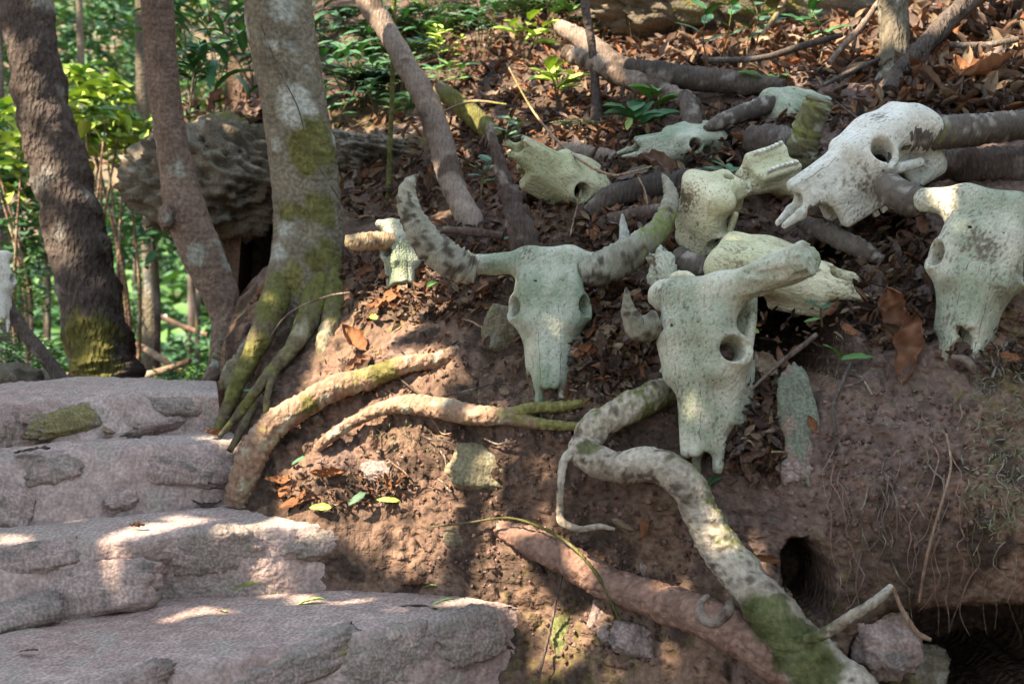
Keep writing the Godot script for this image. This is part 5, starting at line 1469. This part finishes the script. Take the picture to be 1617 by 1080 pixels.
# fern: arching fronds, each a midrib with paired leaflets
func fern(px: float, py: float, fronds: int, length: float, tint: int, label: String, group := "") -> void:
	var foot := ground(px, py)
	var t := thing("fern", label, "fern", foot, group)
	for f in fronds:
		var a := rng.randf_range(-0.3, PI + 0.3)
		var out := Vector3(cos(a), 0.0, sin(a) * 0.8)
		var pts := []
		for i in 5:
			var u := i / 4.0
			pts.append(out * length * u + Vector3.UP * length * (0.75 * u - 0.55 * u * u))
		var pieces := []
		for i in 11:
			var u := 0.2 + 0.8 * i / 10.0
			var p: Vector3 = curve(pts, u * 4.0)
			var fw: Vector3 = (curve(pts, minf(u * 4.0 + 0.1, 4.0)) - p).normalized() if u < 0.99 else (pts[4] - pts[3]).normalized()
			var sd := fw.cross(Vector3.UP).normalized()
			for s in [-1.0, 1.0]:
				pieces.append([green[tint][2], held_leaf(null, null, p, sd * s + fw * 0.5, Vector3.UP, length * 0.34 * sin(PI * (0.18 + 0.78 * u)))])
		part("frond", joined(pieces), M.leaf, t)
		part("stem", limb(pts, [0.003, 0.0026, 0.002, 0.0016, 0.001], PAL.bark_moss, 0.02, 0.05, 5), M.bark, t)

func build_plants() -> void:
	sprig_at(1006, 232, 2, 0.10, 0.17, 1, 3, 3, "plant with three broad dark green leaves beside the small skull", 0.5)
	sprig_at(1040, 205, 2, 0.12, 0.14, 0, 3, 3, "plant with broad fresh leaves behind the small skull", 0.5)
	sprig_at(1160, 305, 2, 0.06, 0.10, 1, 0, 3, "pair of dark green leaves by the upturned skull's knobs", 0.7)
	sprig_at(1212, 158, 1, 0.06, 0.11, 0, 3, 3, "crinkled green leaves in front of the grey-brown log", 0.6)
	sprig_at(1290, 110, 2, 0.26, 0.12, 1, 1, 4, "upright seedling with drooping ribbed leaves on the upper litter", 0.25)
	sprig_at(1180, 105, 2, 0.24, 0.12, 3, 3, 4, "seedling with round grey-green leaves on the upper litter", 0.3)
	sprig_at(1125, 120, 2, 0.3, 0.12, 1, 0, 5, "dark green seedling behind the grey-brown log", 0.3)
	sprig_at(1315, 600, 1, 0.05, 0.11, 0, 1, 2, "single ribbed green leaf standing above the slab", 0.4)
	sprig_at(1295, 515, 1, 0.03, 0.05, 3, 3, 2, "tiny pale green seedling by the leaning stick", 0.5)
	sprig_at(1122, 790, 1, 0.03, 0.05, 1, 0, 3, "tiny green seedling next to the pale root", 0.5)
	sprig_at(792, 398, 1, 0.03, 0.07, 3, 0, 2, "small grey-green leaf sprig by the muddy stake", 0.3)
	sprig_at(828, 100, 3, 0.22, 0.13, 2, 1, 4, "sunlit yellow-green seedling on the upper slope", 0.5)
	sprig_at(880, 170, 3, 0.16, 0.13, 2, 1, 4, "sunlit pale green plant with long hanging leaves", 0.6)
	sprig_at(760, 330, 2, 0.16, 0.07, 3, 0, 5, "small plant beside the mud-caked stake", 0.5)
	sprig_at(800, 250, 2, 0.14, 0.08, 3, 0, 5, "small grey-green plant below the mossy log", 0.5)
	sprig_at(700, 110, 4, 0.22, 0.06, 2, 0, 8, "yellowish dry bush tuft beside the dead trunk", 0.6)
	sprig_at(420, 640, 1, 0.03, 0.06, 3, 0, 3, "tiny seedling among the mossy roots", 0.5)
	sprig_at(580, 645, 1, 0.02, 0.06, 1, 3, 2, "round green leaf tucked under the arching root", 0.3)
	fern(915, 215, 5, 0.16, 3, "small green fern beside the thin sapling")
	for r in [[560, 110], [600, 75], [650, 105], [690, 70], [730, 45], [540, 160], [790, 40], [570, 40], [640, 45], [860, 45]]:
		fern(r[0], r[1], 6, rng.randf_range(0.28, 0.42), 3 if rng.randf() < 0.5 else 1, "green fern in the shade above the dead trunk", "ferns in the shade above the dead trunk")
	for r in [[520, 120], [555, 180], [510, 60], [610, 120], [660, 60], [530, 215], [590, 165], [700, 20], [760, 20], [830, 20], [900, 30], [960, 40], [1040, 30], [1090, 20], [880, 70], [760, 90], [1000, 70]]:
		sprig_at(r[0], r[1], 4, rng.randf_range(0.2, 0.42), rng.randf_range(0.08, 0.13), [1, 3, 0][rng.randi() % 3], -1, 6, "leafy green undergrowth plant along the top of the slope", 0.6, "undergrowth_plant", "undergrowth plants along the top of the slope")
	for k in 26:
		sprig_at(rng.randf_range(500, 800), rng.randf_range(20, 210), 3, rng.randf_range(0.12, 0.26), rng.randf_range(0.06, 0.1), [1, 3, 3, 0][rng.randi() % 4], -1, 6, "low %s-leaved plant on the shaded slope behind the dead trunk" % ["broad", "narrow", "dark", "small"][k % 4], 0.8, "undergrowth_plant", "low plants on the shaded slope behind the dead trunk")
	for k in 12:
		sprig_at(rng.randf_range(860, 1300), rng.randf_range(10, 60), 3, rng.randf_range(0.2, 0.36), rng.randf_range(0.09, 0.13), [1, 3, 0][rng.randi() % 3], -1, 6, "green seedling clump on the litter above the %s" % ["tan log", "grey-brown log", "thin sapling", "smooth pale green skull"][k % 4], 0.5, "undergrowth_plant", "seedling clumps at the top of the slope")
	# strap-leaved plant on the cave rock
	var t := thing("strap_leaf_plant", "dark plant with long hanging strap leaves on the cave rock", "plant", at(320, 110, 6.6))
	for k in 22:
		var a := rng.randf() * TAU
		var base := Vector3(rng.randf_range(-0.2, 0.25), rng.randf_range(-0.15, 0.2), rng.randf_range(-0.1, 0.15))
		part("leaf", blade(1.0, 0.17, 0.3, -1.5, 0.1, 0.01, k * 1.7, Color(0.03, 0.10, 0.04), Color(0.02, 0.07, 0.035), Color(0.07, 0.16, 0.07), 8, 2), M.leaf, t, held_leaf(null, null, base, Vector3(cos(a), 0.55, sin(a) * 0.6 + 0.3), Vector3.UP, rng.randf_range(0.22, 0.36)))
	for r in [[300, 160, 6.5], [345, 120, 6.9], [400, 130, 7.2], [380, 60, 7.4], [330, 30, 7.6], [410, 40, 7.8], [290, 90, 7.4]]:
		sprig("leafy_plant", "dark green leafy plant growing on the cave rock", at(r[0], r[1], r[2]), 4, 0.3, 0.12, [1, 3][rng.randi() % 2], -1, Vector3.ZERO, 7, 0.7, "leafy plants growing on the cave rock")

# ---------------------------------------------------------------- the wood behind
func foliage(count: int, radius: Vector3, leaf: float, tint: Array, flat := 0.3) -> ArrayMesh:
	var pieces := []
	var small := []
	for k in tint:
		var r: Array = GREEN_TINT[k]
		small.append(blade(1.0, 0.42, 0.3, -0.5, 0.1, 0.02, k + 5.0, Color(r[0], r[1], r[2]), Color(r[3], r[4], r[5]), Color(r[0], r[1], r[2]), 3, 2))
	var clumps := []
	for c in maxi(6, count / 40):
		clumps.append(Vector3(rng.randfn(), rng.randfn(), rng.randfn()).normalized() * pow(rng.randf(), 0.4))
	for k in count:
		var c: Vector3 = clumps[rng.randi() % clumps.size()] + Vector3(rng.randfn(), rng.randfn(), rng.randfn()) * 0.16
		var d := Vector3(rng.randfn(), rng.randfn() * flat, rng.randfn()).normalized()
		pieces.append([small[rng.randi() % small.size()], held_leaf(null, null, c * radius, d, Vector3(rng.randfn() * 0.5, 1, rng.randfn() * 0.5), leaf * rng.randf_range(0.6, 1.3))])
	return joined(pieces)

func build_background() -> void:
	# the lime-green bush in the sun
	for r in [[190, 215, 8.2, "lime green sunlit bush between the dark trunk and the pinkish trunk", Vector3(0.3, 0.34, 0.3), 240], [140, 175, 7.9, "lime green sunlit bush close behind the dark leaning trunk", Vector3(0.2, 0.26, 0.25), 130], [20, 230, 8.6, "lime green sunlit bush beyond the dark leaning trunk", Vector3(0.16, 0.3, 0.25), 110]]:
		var p := at(r[0], r[1], r[2])
		var foot := Vector3(p.x, floor_y(p.x, p.z), p.z)
		var t := thing("sunlit_bush", r[3], "bush", foot)
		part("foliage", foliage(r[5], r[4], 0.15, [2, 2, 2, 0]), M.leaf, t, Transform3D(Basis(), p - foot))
		for k in 5:
			var e := p - foot + Vector3(rng.randf_range(-0.25, 0.25), rng.randf_range(-0.1, 0.25), rng.randf_range(-0.2, 0.2))
			part("branch", limb([Vector3(rng.randf_range(-0.1, 0.1), 0, 0), (p - foot) * 0.55 + Vector3(rng.randf_range(-0.1, 0.1), 0, 0), e], [0.016, 0.011, 0.004], PAL.root_warm, 0.1, 0.06, 8), M.bark, t)
	# bushes of the gloomy wood
	var kinds := []
	for k in 4:
		kinds.append(foliage(420, Vector3(0.75, 0.7, 0.6), 0.15, [[1, 3], [1, 0], [3, 1, 0], [1, 1, 3]][k]))
	var spots := [[30, 330, 9.0], [15, 470, 8.0], [70, 560, 9.5], [235, 330, 10], [205, 520, 11], [310, 610, 9], [240, 625, 8.2], [60, 60, 13], [180, 60, 14], [300, 60, 13], [20, 160, 15], [150, 330, 15], [230, 180, 16], [330, 190, 15], [120, 470, 18], [210, 560, 17], [60, 250, 19], [290, 300, 19], [0, 40, 20], [200, 0, 20], [330, -20, 18], [100, -10, 22], [420, 20, 17], [480, 40, 15], [560, 10, 14], [640, -20, 13], [720, -10, 12.5], [10, 560, 7.6], [190, 640, 9.6], [120, 620, 12], [330, 620, 9.2], [380, 560, 12], [250, 380, 36], [200, 400, 36], [330, 430, 36], [150, 540, 26]]
	for i in spots.size():
		var s: Array = spots[i]
		var p := at(s[0], s[1], s[2])
		var foot := Vector3(p.x, minf(floor_y(p.x, p.z), p.y - 0.3), p.z)
		var t := thing("forest_bush", "%s %s bush %s" % ["near" if s[2] < 10 else ("far" if s[2] > 16 else "middle-distance"), ["dark green", "fresh green", "mixed green", "deep green"][i % 4], "beyond the dark leaning trunk" if s[0] < 110 else ("between the dark and pinkish trunks" if s[0] < 240 else ("behind the pinkish trunk" if s[0] < 430 else "above the dead trunk"))], "bush", foot, "bushes of the gloomy wood behind the trunks")
		var k: float = s[2] / 12.0
		part("foliage", kinds[i % 4], M.leaf, t, Transform3D(Basis(Vector3.UP, rng.randf() * TAU).scaled(Vector3.ONE * (0.28 + 0.6 * k if s[2] > 11.5 or s[1] < 400 else 0.3)), p - foot))
		part("stem", limb([Vector3.ZERO, (p - foot) * 0.6 + Vector3(0.05, 0, 0), p - foot], [0.03, 0.022, 0.008], PAL.bark_dark, 0.1, 0.1, 7), M.bark, t)
	# fallen branches on the low ground
	for r in [[[190, 600, 9.0, 12], [240, 590, 8.8, 12], [300, 570, 8.6, 9]], [[210, 540, 10, 9], [260, 570, 9.6, 11], [320, 610, 9.2, 10]], [[250, 500, 14, 9], [300, 520, 14, 9], [330, 530, 14, 7]], [[60, 600, 8.5, 10], [130, 590, 8.5, 9], [190, 600, 8.5, 8]], [[150, 250, 8.6, 5], [190, 265, 8.4, 6], [240, 275, 8.2, 5]], [[140, 300, 8.6, 6], [190, 290, 8.4, 6], [236, 282, 8.2, 5]]]:
		log_at(r, "root_warm", "pale fallen branch in the low wood beyond the steps", "branch", "fallen_branch", "wood", 0.15, 10)
		get_child(get_child_count() - 1).set_meta("group", "pale fallen branches in the low wood")
	# far hillside of leaves: nobody could count it
	var clump := foliage(60, Vector3(1.1, 0.9, 1.0), 0.42, [1, 0, 3])
	var mm := MultiMesh.new()
	mm.transform_format = MultiMesh.TRANSFORM_3D
	mm.mesh = clump
	mm.instance_count = 900
	for i in 900:
		var z := -rng.randf_range(26, 64)
		var x := rng.randf_range(-0.55, 0.4) * -z
		var y := floor_y(x, z) + rng.randf_range(0.0, 1.5)
		mm.set_instance_transform(i, Transform3D(Basis(Vector3.UP, rng.randf() * TAU).scaled(Vector3.ONE * rng.randf_range(0.7, 1.5)), Vector3(x, y, z)))
	var far := MultiMeshInstance3D.new()
	far.name = numbered("distant_woodland")
	far.multimesh = mm
	far.material_override = M.leaf
	add_child(far)
	tag(far, "far wooded hillside of dark green leaves closing the view", "woodland")
	far.set_meta("kind", "stuff")
	# handrail near the person
	log_at([[200, 512, 30, 4], [240, 515, 30, 5], [310, 517, 30, 5], [350, 515, 30, 4]], "root_warm", "low wooden rail beside the person in white", "rail", "wooden_rail", "wood", 0.05, 8)
	for px in [225, 300, 340]:
		log_at([[px, 512, 30, 5], [px, 560, 30, 6]], "root_warm", "short post under the low wooden rail", "post", "rail_post", "wood", 0.05, 8)
		get_child(get_child_count() - 1).set_meta("group", "posts under the low wooden rail")

# ---------------------------------------------------------------- the person far down the path
func person_field(p: Vector3, _o: Dictionary) -> float:
	var q := Vector3(absf(p.x), p.y, p.z)
	var d := cone(q, Vector3(0.09, 0.92, 0), Vector3(0.10, 0.5, 0.02), 0.10, 0.06)
	d = join(d, cone(q, Vector3(0.10, 0.5, 0.02), Vector3(0.11, 0.07, -0.02), 0.06, 0.04), 0.03)
	d = join(d, cone(q, Vector3(0.11, 0.05, -0.02), Vector3(0.13, 0.03, 0.13), 0.045, 0.035), 0.03)
	d = join(d, cone(q, Vector3(0.06, 0.95, 0), Vector3(0.10, 1.36, 0), 0.12, 0.10), 0.08)
	d = join(d, cone(q, Vector3(0.0, 1.4, 0), Vector3(0.0, 1.52, 0.01), 0.07, 0.055), 0.05)
	d = join(d, cone(q, Vector3(0.0, 1.58, 0.015), Vector3(0.0, 1.66, 0.0), 0.085, 0.088), 0.03)
	d = join(d, cone(q, Vector3(0.17, 1.38, 0), Vector3(0.25, 1.1, -0.02), 0.055, 0.045), 0.05)
	d = join(d, cone(q, Vector3(0.25, 1.1, -0.02), Vector3(0.23, 0.86, 0.08), 0.043, 0.03), 0.02)
	d = join(d, cone(q, Vector3(0.23, 0.86, 0.08), Vector3(0.22, 0.76, 0.11), 0.035, 0.025), 0.02)
	return d

func build_person() -> void:
	var foot := at(262, 574, 34.0)
	var t := thing("person", "person in a white shirt and dark trousers standing far down the path", "person", foot)
	var m := nets(person_field, {"seed": 0.0}, Vector3(-0.4, -0.1, -0.25), Vector3(0.4, 1.85, 0.3), 0.024, [Vector3(0.0, 1.2, 0.28)], [Color(1, 1, 1), Color(1, 1, 1), 0.0, Color(1, 1, 1), -1.0])
	var arr := m.surface_get_arrays(0)
	var v: PackedVector3Array = arr[Mesh.ARRAY_VERTEX]
	var col := PackedColorArray()
	for p in v:
		var c := Color(0.82, 0.84, 0.88)
		if p.y < 0.93: c = Color(0.05, 0.06, 0.09)
		if p.y < 0.08: c = Color(0.03, 0.025, 0.02)
		if p.y < 0.9 and absf(p.x) > 0.19: c = Color(0.42, 0.25, 0.17)
		if p.y > 1.45: c = Color(0.42, 0.25, 0.17)
		if p.y > 1.66 or (p.y > 1.5 and p.z < -0.02): c = Color(0.02, 0.016, 0.014)
		col.append(c)
	part("body", finish(v, arr[Mesh.ARRAY_INDEX], col), M.cloth, t)

# ---------------------------------------------------------------- the crowns overhead: they dapple the sun
var SUNNY := []

func sunny(px: float, py: float, depth: float, r: float) -> void:
	SUNNY.append([at(px, py, depth if depth > 0.0 else hit_depth(px, py)), r])

func build_canopy() -> void:
	for s in [[660, 520, 0, 0.1], [620, 570, 0, 0.08], [560, 545, 0, 0.07], [700, 570, 0, 0.05], [600, 620, 0, 0.06], [500, 640, 4.4, 0.07], [440, 690, 4.35, 0.07], [395, 760, 4.3, 0.07], [520, 700, 0, 0.05], [480, 760, 0, 0.07], [560, 760, 0, 0.06], [620, 720, 0, 0.05], [690, 690, 0, 0.05], [680, 650, 0, 0.07], [760, 660, 0, 0.05],
		[60, 885, 3.9, 0.07], [130, 900, 3.9, 0.13], [210, 905, 3.95, 0.12], [230, 870, 4.0, 0.06], [370, 905, 4.0, 0.06], [420, 880, 4.05, 0.05], [150, 970, 3.9, 0.05], [260, 958, 3.95, 0.05], [60, 845, 4.0, 0.05], [220, 830, 4.15, 0.05], [380, 812, 4.25, 0.05], [470, 810, 4.25, 0.05],
		[640, 950, 3.95, 0.05], [720, 942, 3.97, 0.07], [800, 942, 3.98, 0.08], [838, 990, 3.96, 0.09], [780, 1060, 3.85, 0.06], [830, 1060, 3.85, 0.06],
		[830, 860, 0, 0.06], [890, 885, 0, 0.07], [760, 890, 0, 0.06], [720, 910, 0, 0.06], [700, 860, 0, 0.05], [1100, 1060, 3.55, 0.07], [1000, 1060, 0, 0.04],
		[1030, 745, 3.7, 0.05], [980, 745, 3.75, 0.04],
		[760, 160, 0, 0.18], [820, 210, 0, 0.22], [880, 170, 0, 0.22], [930, 230, 0, 0.14], [880, 250, 0, 0.15], [720, 200, 0, 0.12], [790, 110, 0, 0.16], [850, 120, 0, 0.16], [930, 70, 0, 0.16], [960, 100, 0, 0.08], [1120, 90, 0, 0.14], [1180, 80, 0, 0.1], [1030, 40, 0, 0.15], [870, 240, 4.7, 0.05], [890, 290, 4.7, 0.04], [940, 120, 0, 0.1], [1000, 150, 0, 0.06], [1395, 50, 5.6, 0.08], [1395, 100, 5.6, 0.06], [1250, 140, 0, 0.06], [740, 130, 0, 0.1],
		[180, 210, 8.2, 0.3], [140, 180, 8.2, 0.2], [220, 240, 8.2, 0.25], [20, 230, 8.6, 0.3], [350, 430, 5.9, 0.09], [340, 390, 5.9, 0.08], [520, 490, 4.75, 0.07], [480, 540, 4.7, 0.05], [430, 610, 4.55, 0.05], [660, 300, 5.0, 0.03], [580, 380, 4.7, 0.05], [1180, 385, 4.0, 0.05], [300, 60, 9, 0.3], [380, 30, 9, 0.3], [250, 20, 14, 0.5], [640, 290, 4.0, 0.03], [590, 230, 6.1, 0.07], [620, 240, 6.1, 0.06]]:
		sunny(s[0], s[1], s[2], s[3])
	# trees added out of view to shut out low sky and deepen shade
	var mass := foliage(900, Vector3(2.3, 2.4, 2.3), 0.62, [1, 0, 3])
	for r in [[Vector3(5.2, 0, -1.6), "unseen leafy tree added beyond the overhanging bank to block low sky"], [Vector3(3.2, 0, 4.2), "unseen leafy tree added across the path from the bank to block low sky"], [Vector3(-1.6, 0, 5.6), "unseen leafy tree added at the foot of the steps to block low sky"], [Vector3(6.0, 2.0, -6.0), "unseen leafy tree added above the litter slope to block low sky"]]:
		var w := thing("added_blocker_tree", r[1], "tree", r[0] - Vector3(0, 0.4, 0))
		part("trunk", limb([Vector3.ZERO, Vector3(0.1, 1.6, 0), Vector3(0, 3.4, 0.1)], [0.18, 0.14, 0.07], PAL.bark_dark, 0.08, 0.1, 14), M.bark_rough, w)
		part("crown", mass, M.leaf, w, Transform3D(Basis(Vector3.UP, r[0].x), Vector3(0, 3.0, 0)))
	var to := SUN_TO.normalized()
	var leaf := blade(1.0, 0.55, 0.2, -0.4, 0.0, 0.02, 3.0, Color(0.06, 0.12, 0.03), Color(0.04, 0.09, 0.02), Color(0.08, 0.14, 0.04), 3, 2)
	# two unseen broad trees left of the steps, crown gaps shaped to place sun patches
	var n := 0
	for c in [["shade_tree", "tall broadleaf tree whose crown dapples the steps with shade", Vector3(-3.9, 0.0, -2.0), 4.7, Vector3(3.0, 0.6, 3.1), 9500], ["shade_tree", "tall broadleaf tree whose crown shades the far wood", Vector3(-8.6, 0.0, -8.0), 7.4, Vector3(4.2, 1.1, 5.0), 3200]]:
		var foot: Vector3 = c[2]
		foot.y = floor_y(foot.x, foot.z)
		var t := thing(c[0], c[1], "tree", foot)
		var top: float = c[3] - foot.y
		part("trunk", limb([Vector3.ZERO, Vector3(0.1, top * 0.5, 0), Vector3(0, top, 0.1)], [0.2, 0.15, 0.08], PAL.bark_dark, 0.08, 0.1, 16), M.bark_rough, t)
		for k in 9:
			var a := k * 2.4
			var e := Vector3(cos(a) * c[4].x * 0.75, top + 0.3 * sin(k), sin(a) * c[4].z * 0.75)
			part("limb", limb([Vector3(0, top * 0.72, 0), e * Vector3(0.5, 0.93, 0.5), e], [0.07, 0.04, 0.012], PAL.bark_dark, 0.08, 0.15, 9), M.bark, t)
		var xf := []
		for k in c[5]:
			var q := Vector3(rng.randf_range(-1, 1), rng.randf_range(-1, 1), rng.randf_range(-1, 1))
			if Vector2(q.x, q.z).length() > 1.0:
				continue
			var p: Vector3 = foot + Vector3(0, top, 0) + q * c[4]
			var clear := true
			for s in SUNNY:
				var w: Vector3 = p - s[0]
				if (w - to * w.dot(to)).length_squared() < (s[1] + 0.085) * (s[1] + 0.085):
					clear = false
					break
			if clear:
				var d := Vector3(rng.randfn(), rng.randfn() * 0.3, rng.randfn()).normalized()
				xf.append(held_leaf(null, null, p - foot, d, Vector3(rng.randfn() * 0.4, 1, rng.randfn() * 0.4) + to * 0.4, rng.randf_range(0.2, 0.34)))
		var pieces := []
		for x in xf:
			pieces.append([leaf, x])
		part("crown", joined(pieces), M.leaf, t)

# ---------------------------------------------------------------- everything, in order
func _ready() -> void:
	rng.seed = 77
	na.seed = 4
	na.noise_type = FastNoiseLite.TYPE_SIMPLEX_SMOOTH
	na.frequency = 0.1
	na.fractal_octaves = 3
	nb.seed = 19
	nb.noise_type = FastNoiseLite.TYPE_SIMPLEX_SMOOTH
	nb.frequency = 0.35
	nb.fractal_octaves = 2
	# camera
	var cam := Camera3D.new()
	cam.name = "camera"
	add_child(cam)
	cam.position = EYE
	cam.basis = tilt_basis
	var lens := CameraAttributesPhysical.new()
	lens.frustum_focal_length = 50.0
	lens.frustum_focus_distance = 3.95
	lens.exposure_aperture = 4.5
	cam.attributes = lens
	cam.fov = 26.99
	cam.near = 0.05
	cam.far = 400.0
	cam.current = true
	# sky and exposure
	var env := Environment.new()
	env.background_mode = Environment.BG_SKY
	env.sky = Sky.new()
	var sky := ProceduralSkyMaterial.new()
	sky.sky_top_color = Color(0.70, 0.77, 0.85)
	sky.sky_horizon_color = Color(0.86, 0.89, 0.9)
	sky.ground_bottom_color = Color(0.25, 0.24, 0.2)
	sky.ground_horizon_color = Color(0.55, 0.55, 0.5)
	sky.energy_multiplier = 0.75
	env.sky.sky_material = sky
	env.tonemap_mode = Environment.TONE_MAPPER_LINEAR
	env.tonemap_exposure = EXPO
	env.sdfgi_enabled = true
	env.ssao_enabled = true
	env.ssil_enabled = true
	var we := WorldEnvironment.new()
	we.name = "environment"
	we.environment = env
	add_child(we)
	# sun through the canopy
	var sun := DirectionalLight3D.new()
	sun.name = "sun"
	add_child(sun)
	sun.look_at_from_position(SUN_TO * 20.0, Vector3.ZERO, Vector3.UP)
	sun.light_energy = SUN_E
	sun.light_color = Color(1.0, 0.93, 0.82)
	sun.light_angular_distance = 0.5
	sun.shadow_enabled = true
	var t := Time.get_ticks_msec()
	make_materials()
	print("materials ", Time.get_ticks_msec() - t)
	build_bank()
	print("bank ", Time.get_ticks_msec() - t)
	build_floor()
	build_steps()
	print("steps ", Time.get_ticks_msec() - t)
	build_trees()
	build_logs()
	build_roots()
	build_rocks()
	print("wood ", Time.get_ticks_msec() - t)
	build_skulls()
	print("skulls ", Time.get_ticks_msec() - t)
	make_leaves()
	build_plants()
	build_fallen()
	print("leaves ", Time.get_ticks_msec() - t)
	build_scraps()
	build_twigs()
	print("scraps ", Time.get_ticks_msec() - t)
	build_background()
	build_person()
	build_canopy()
	print("canopy ", Time.get_ticks_msec() - t)
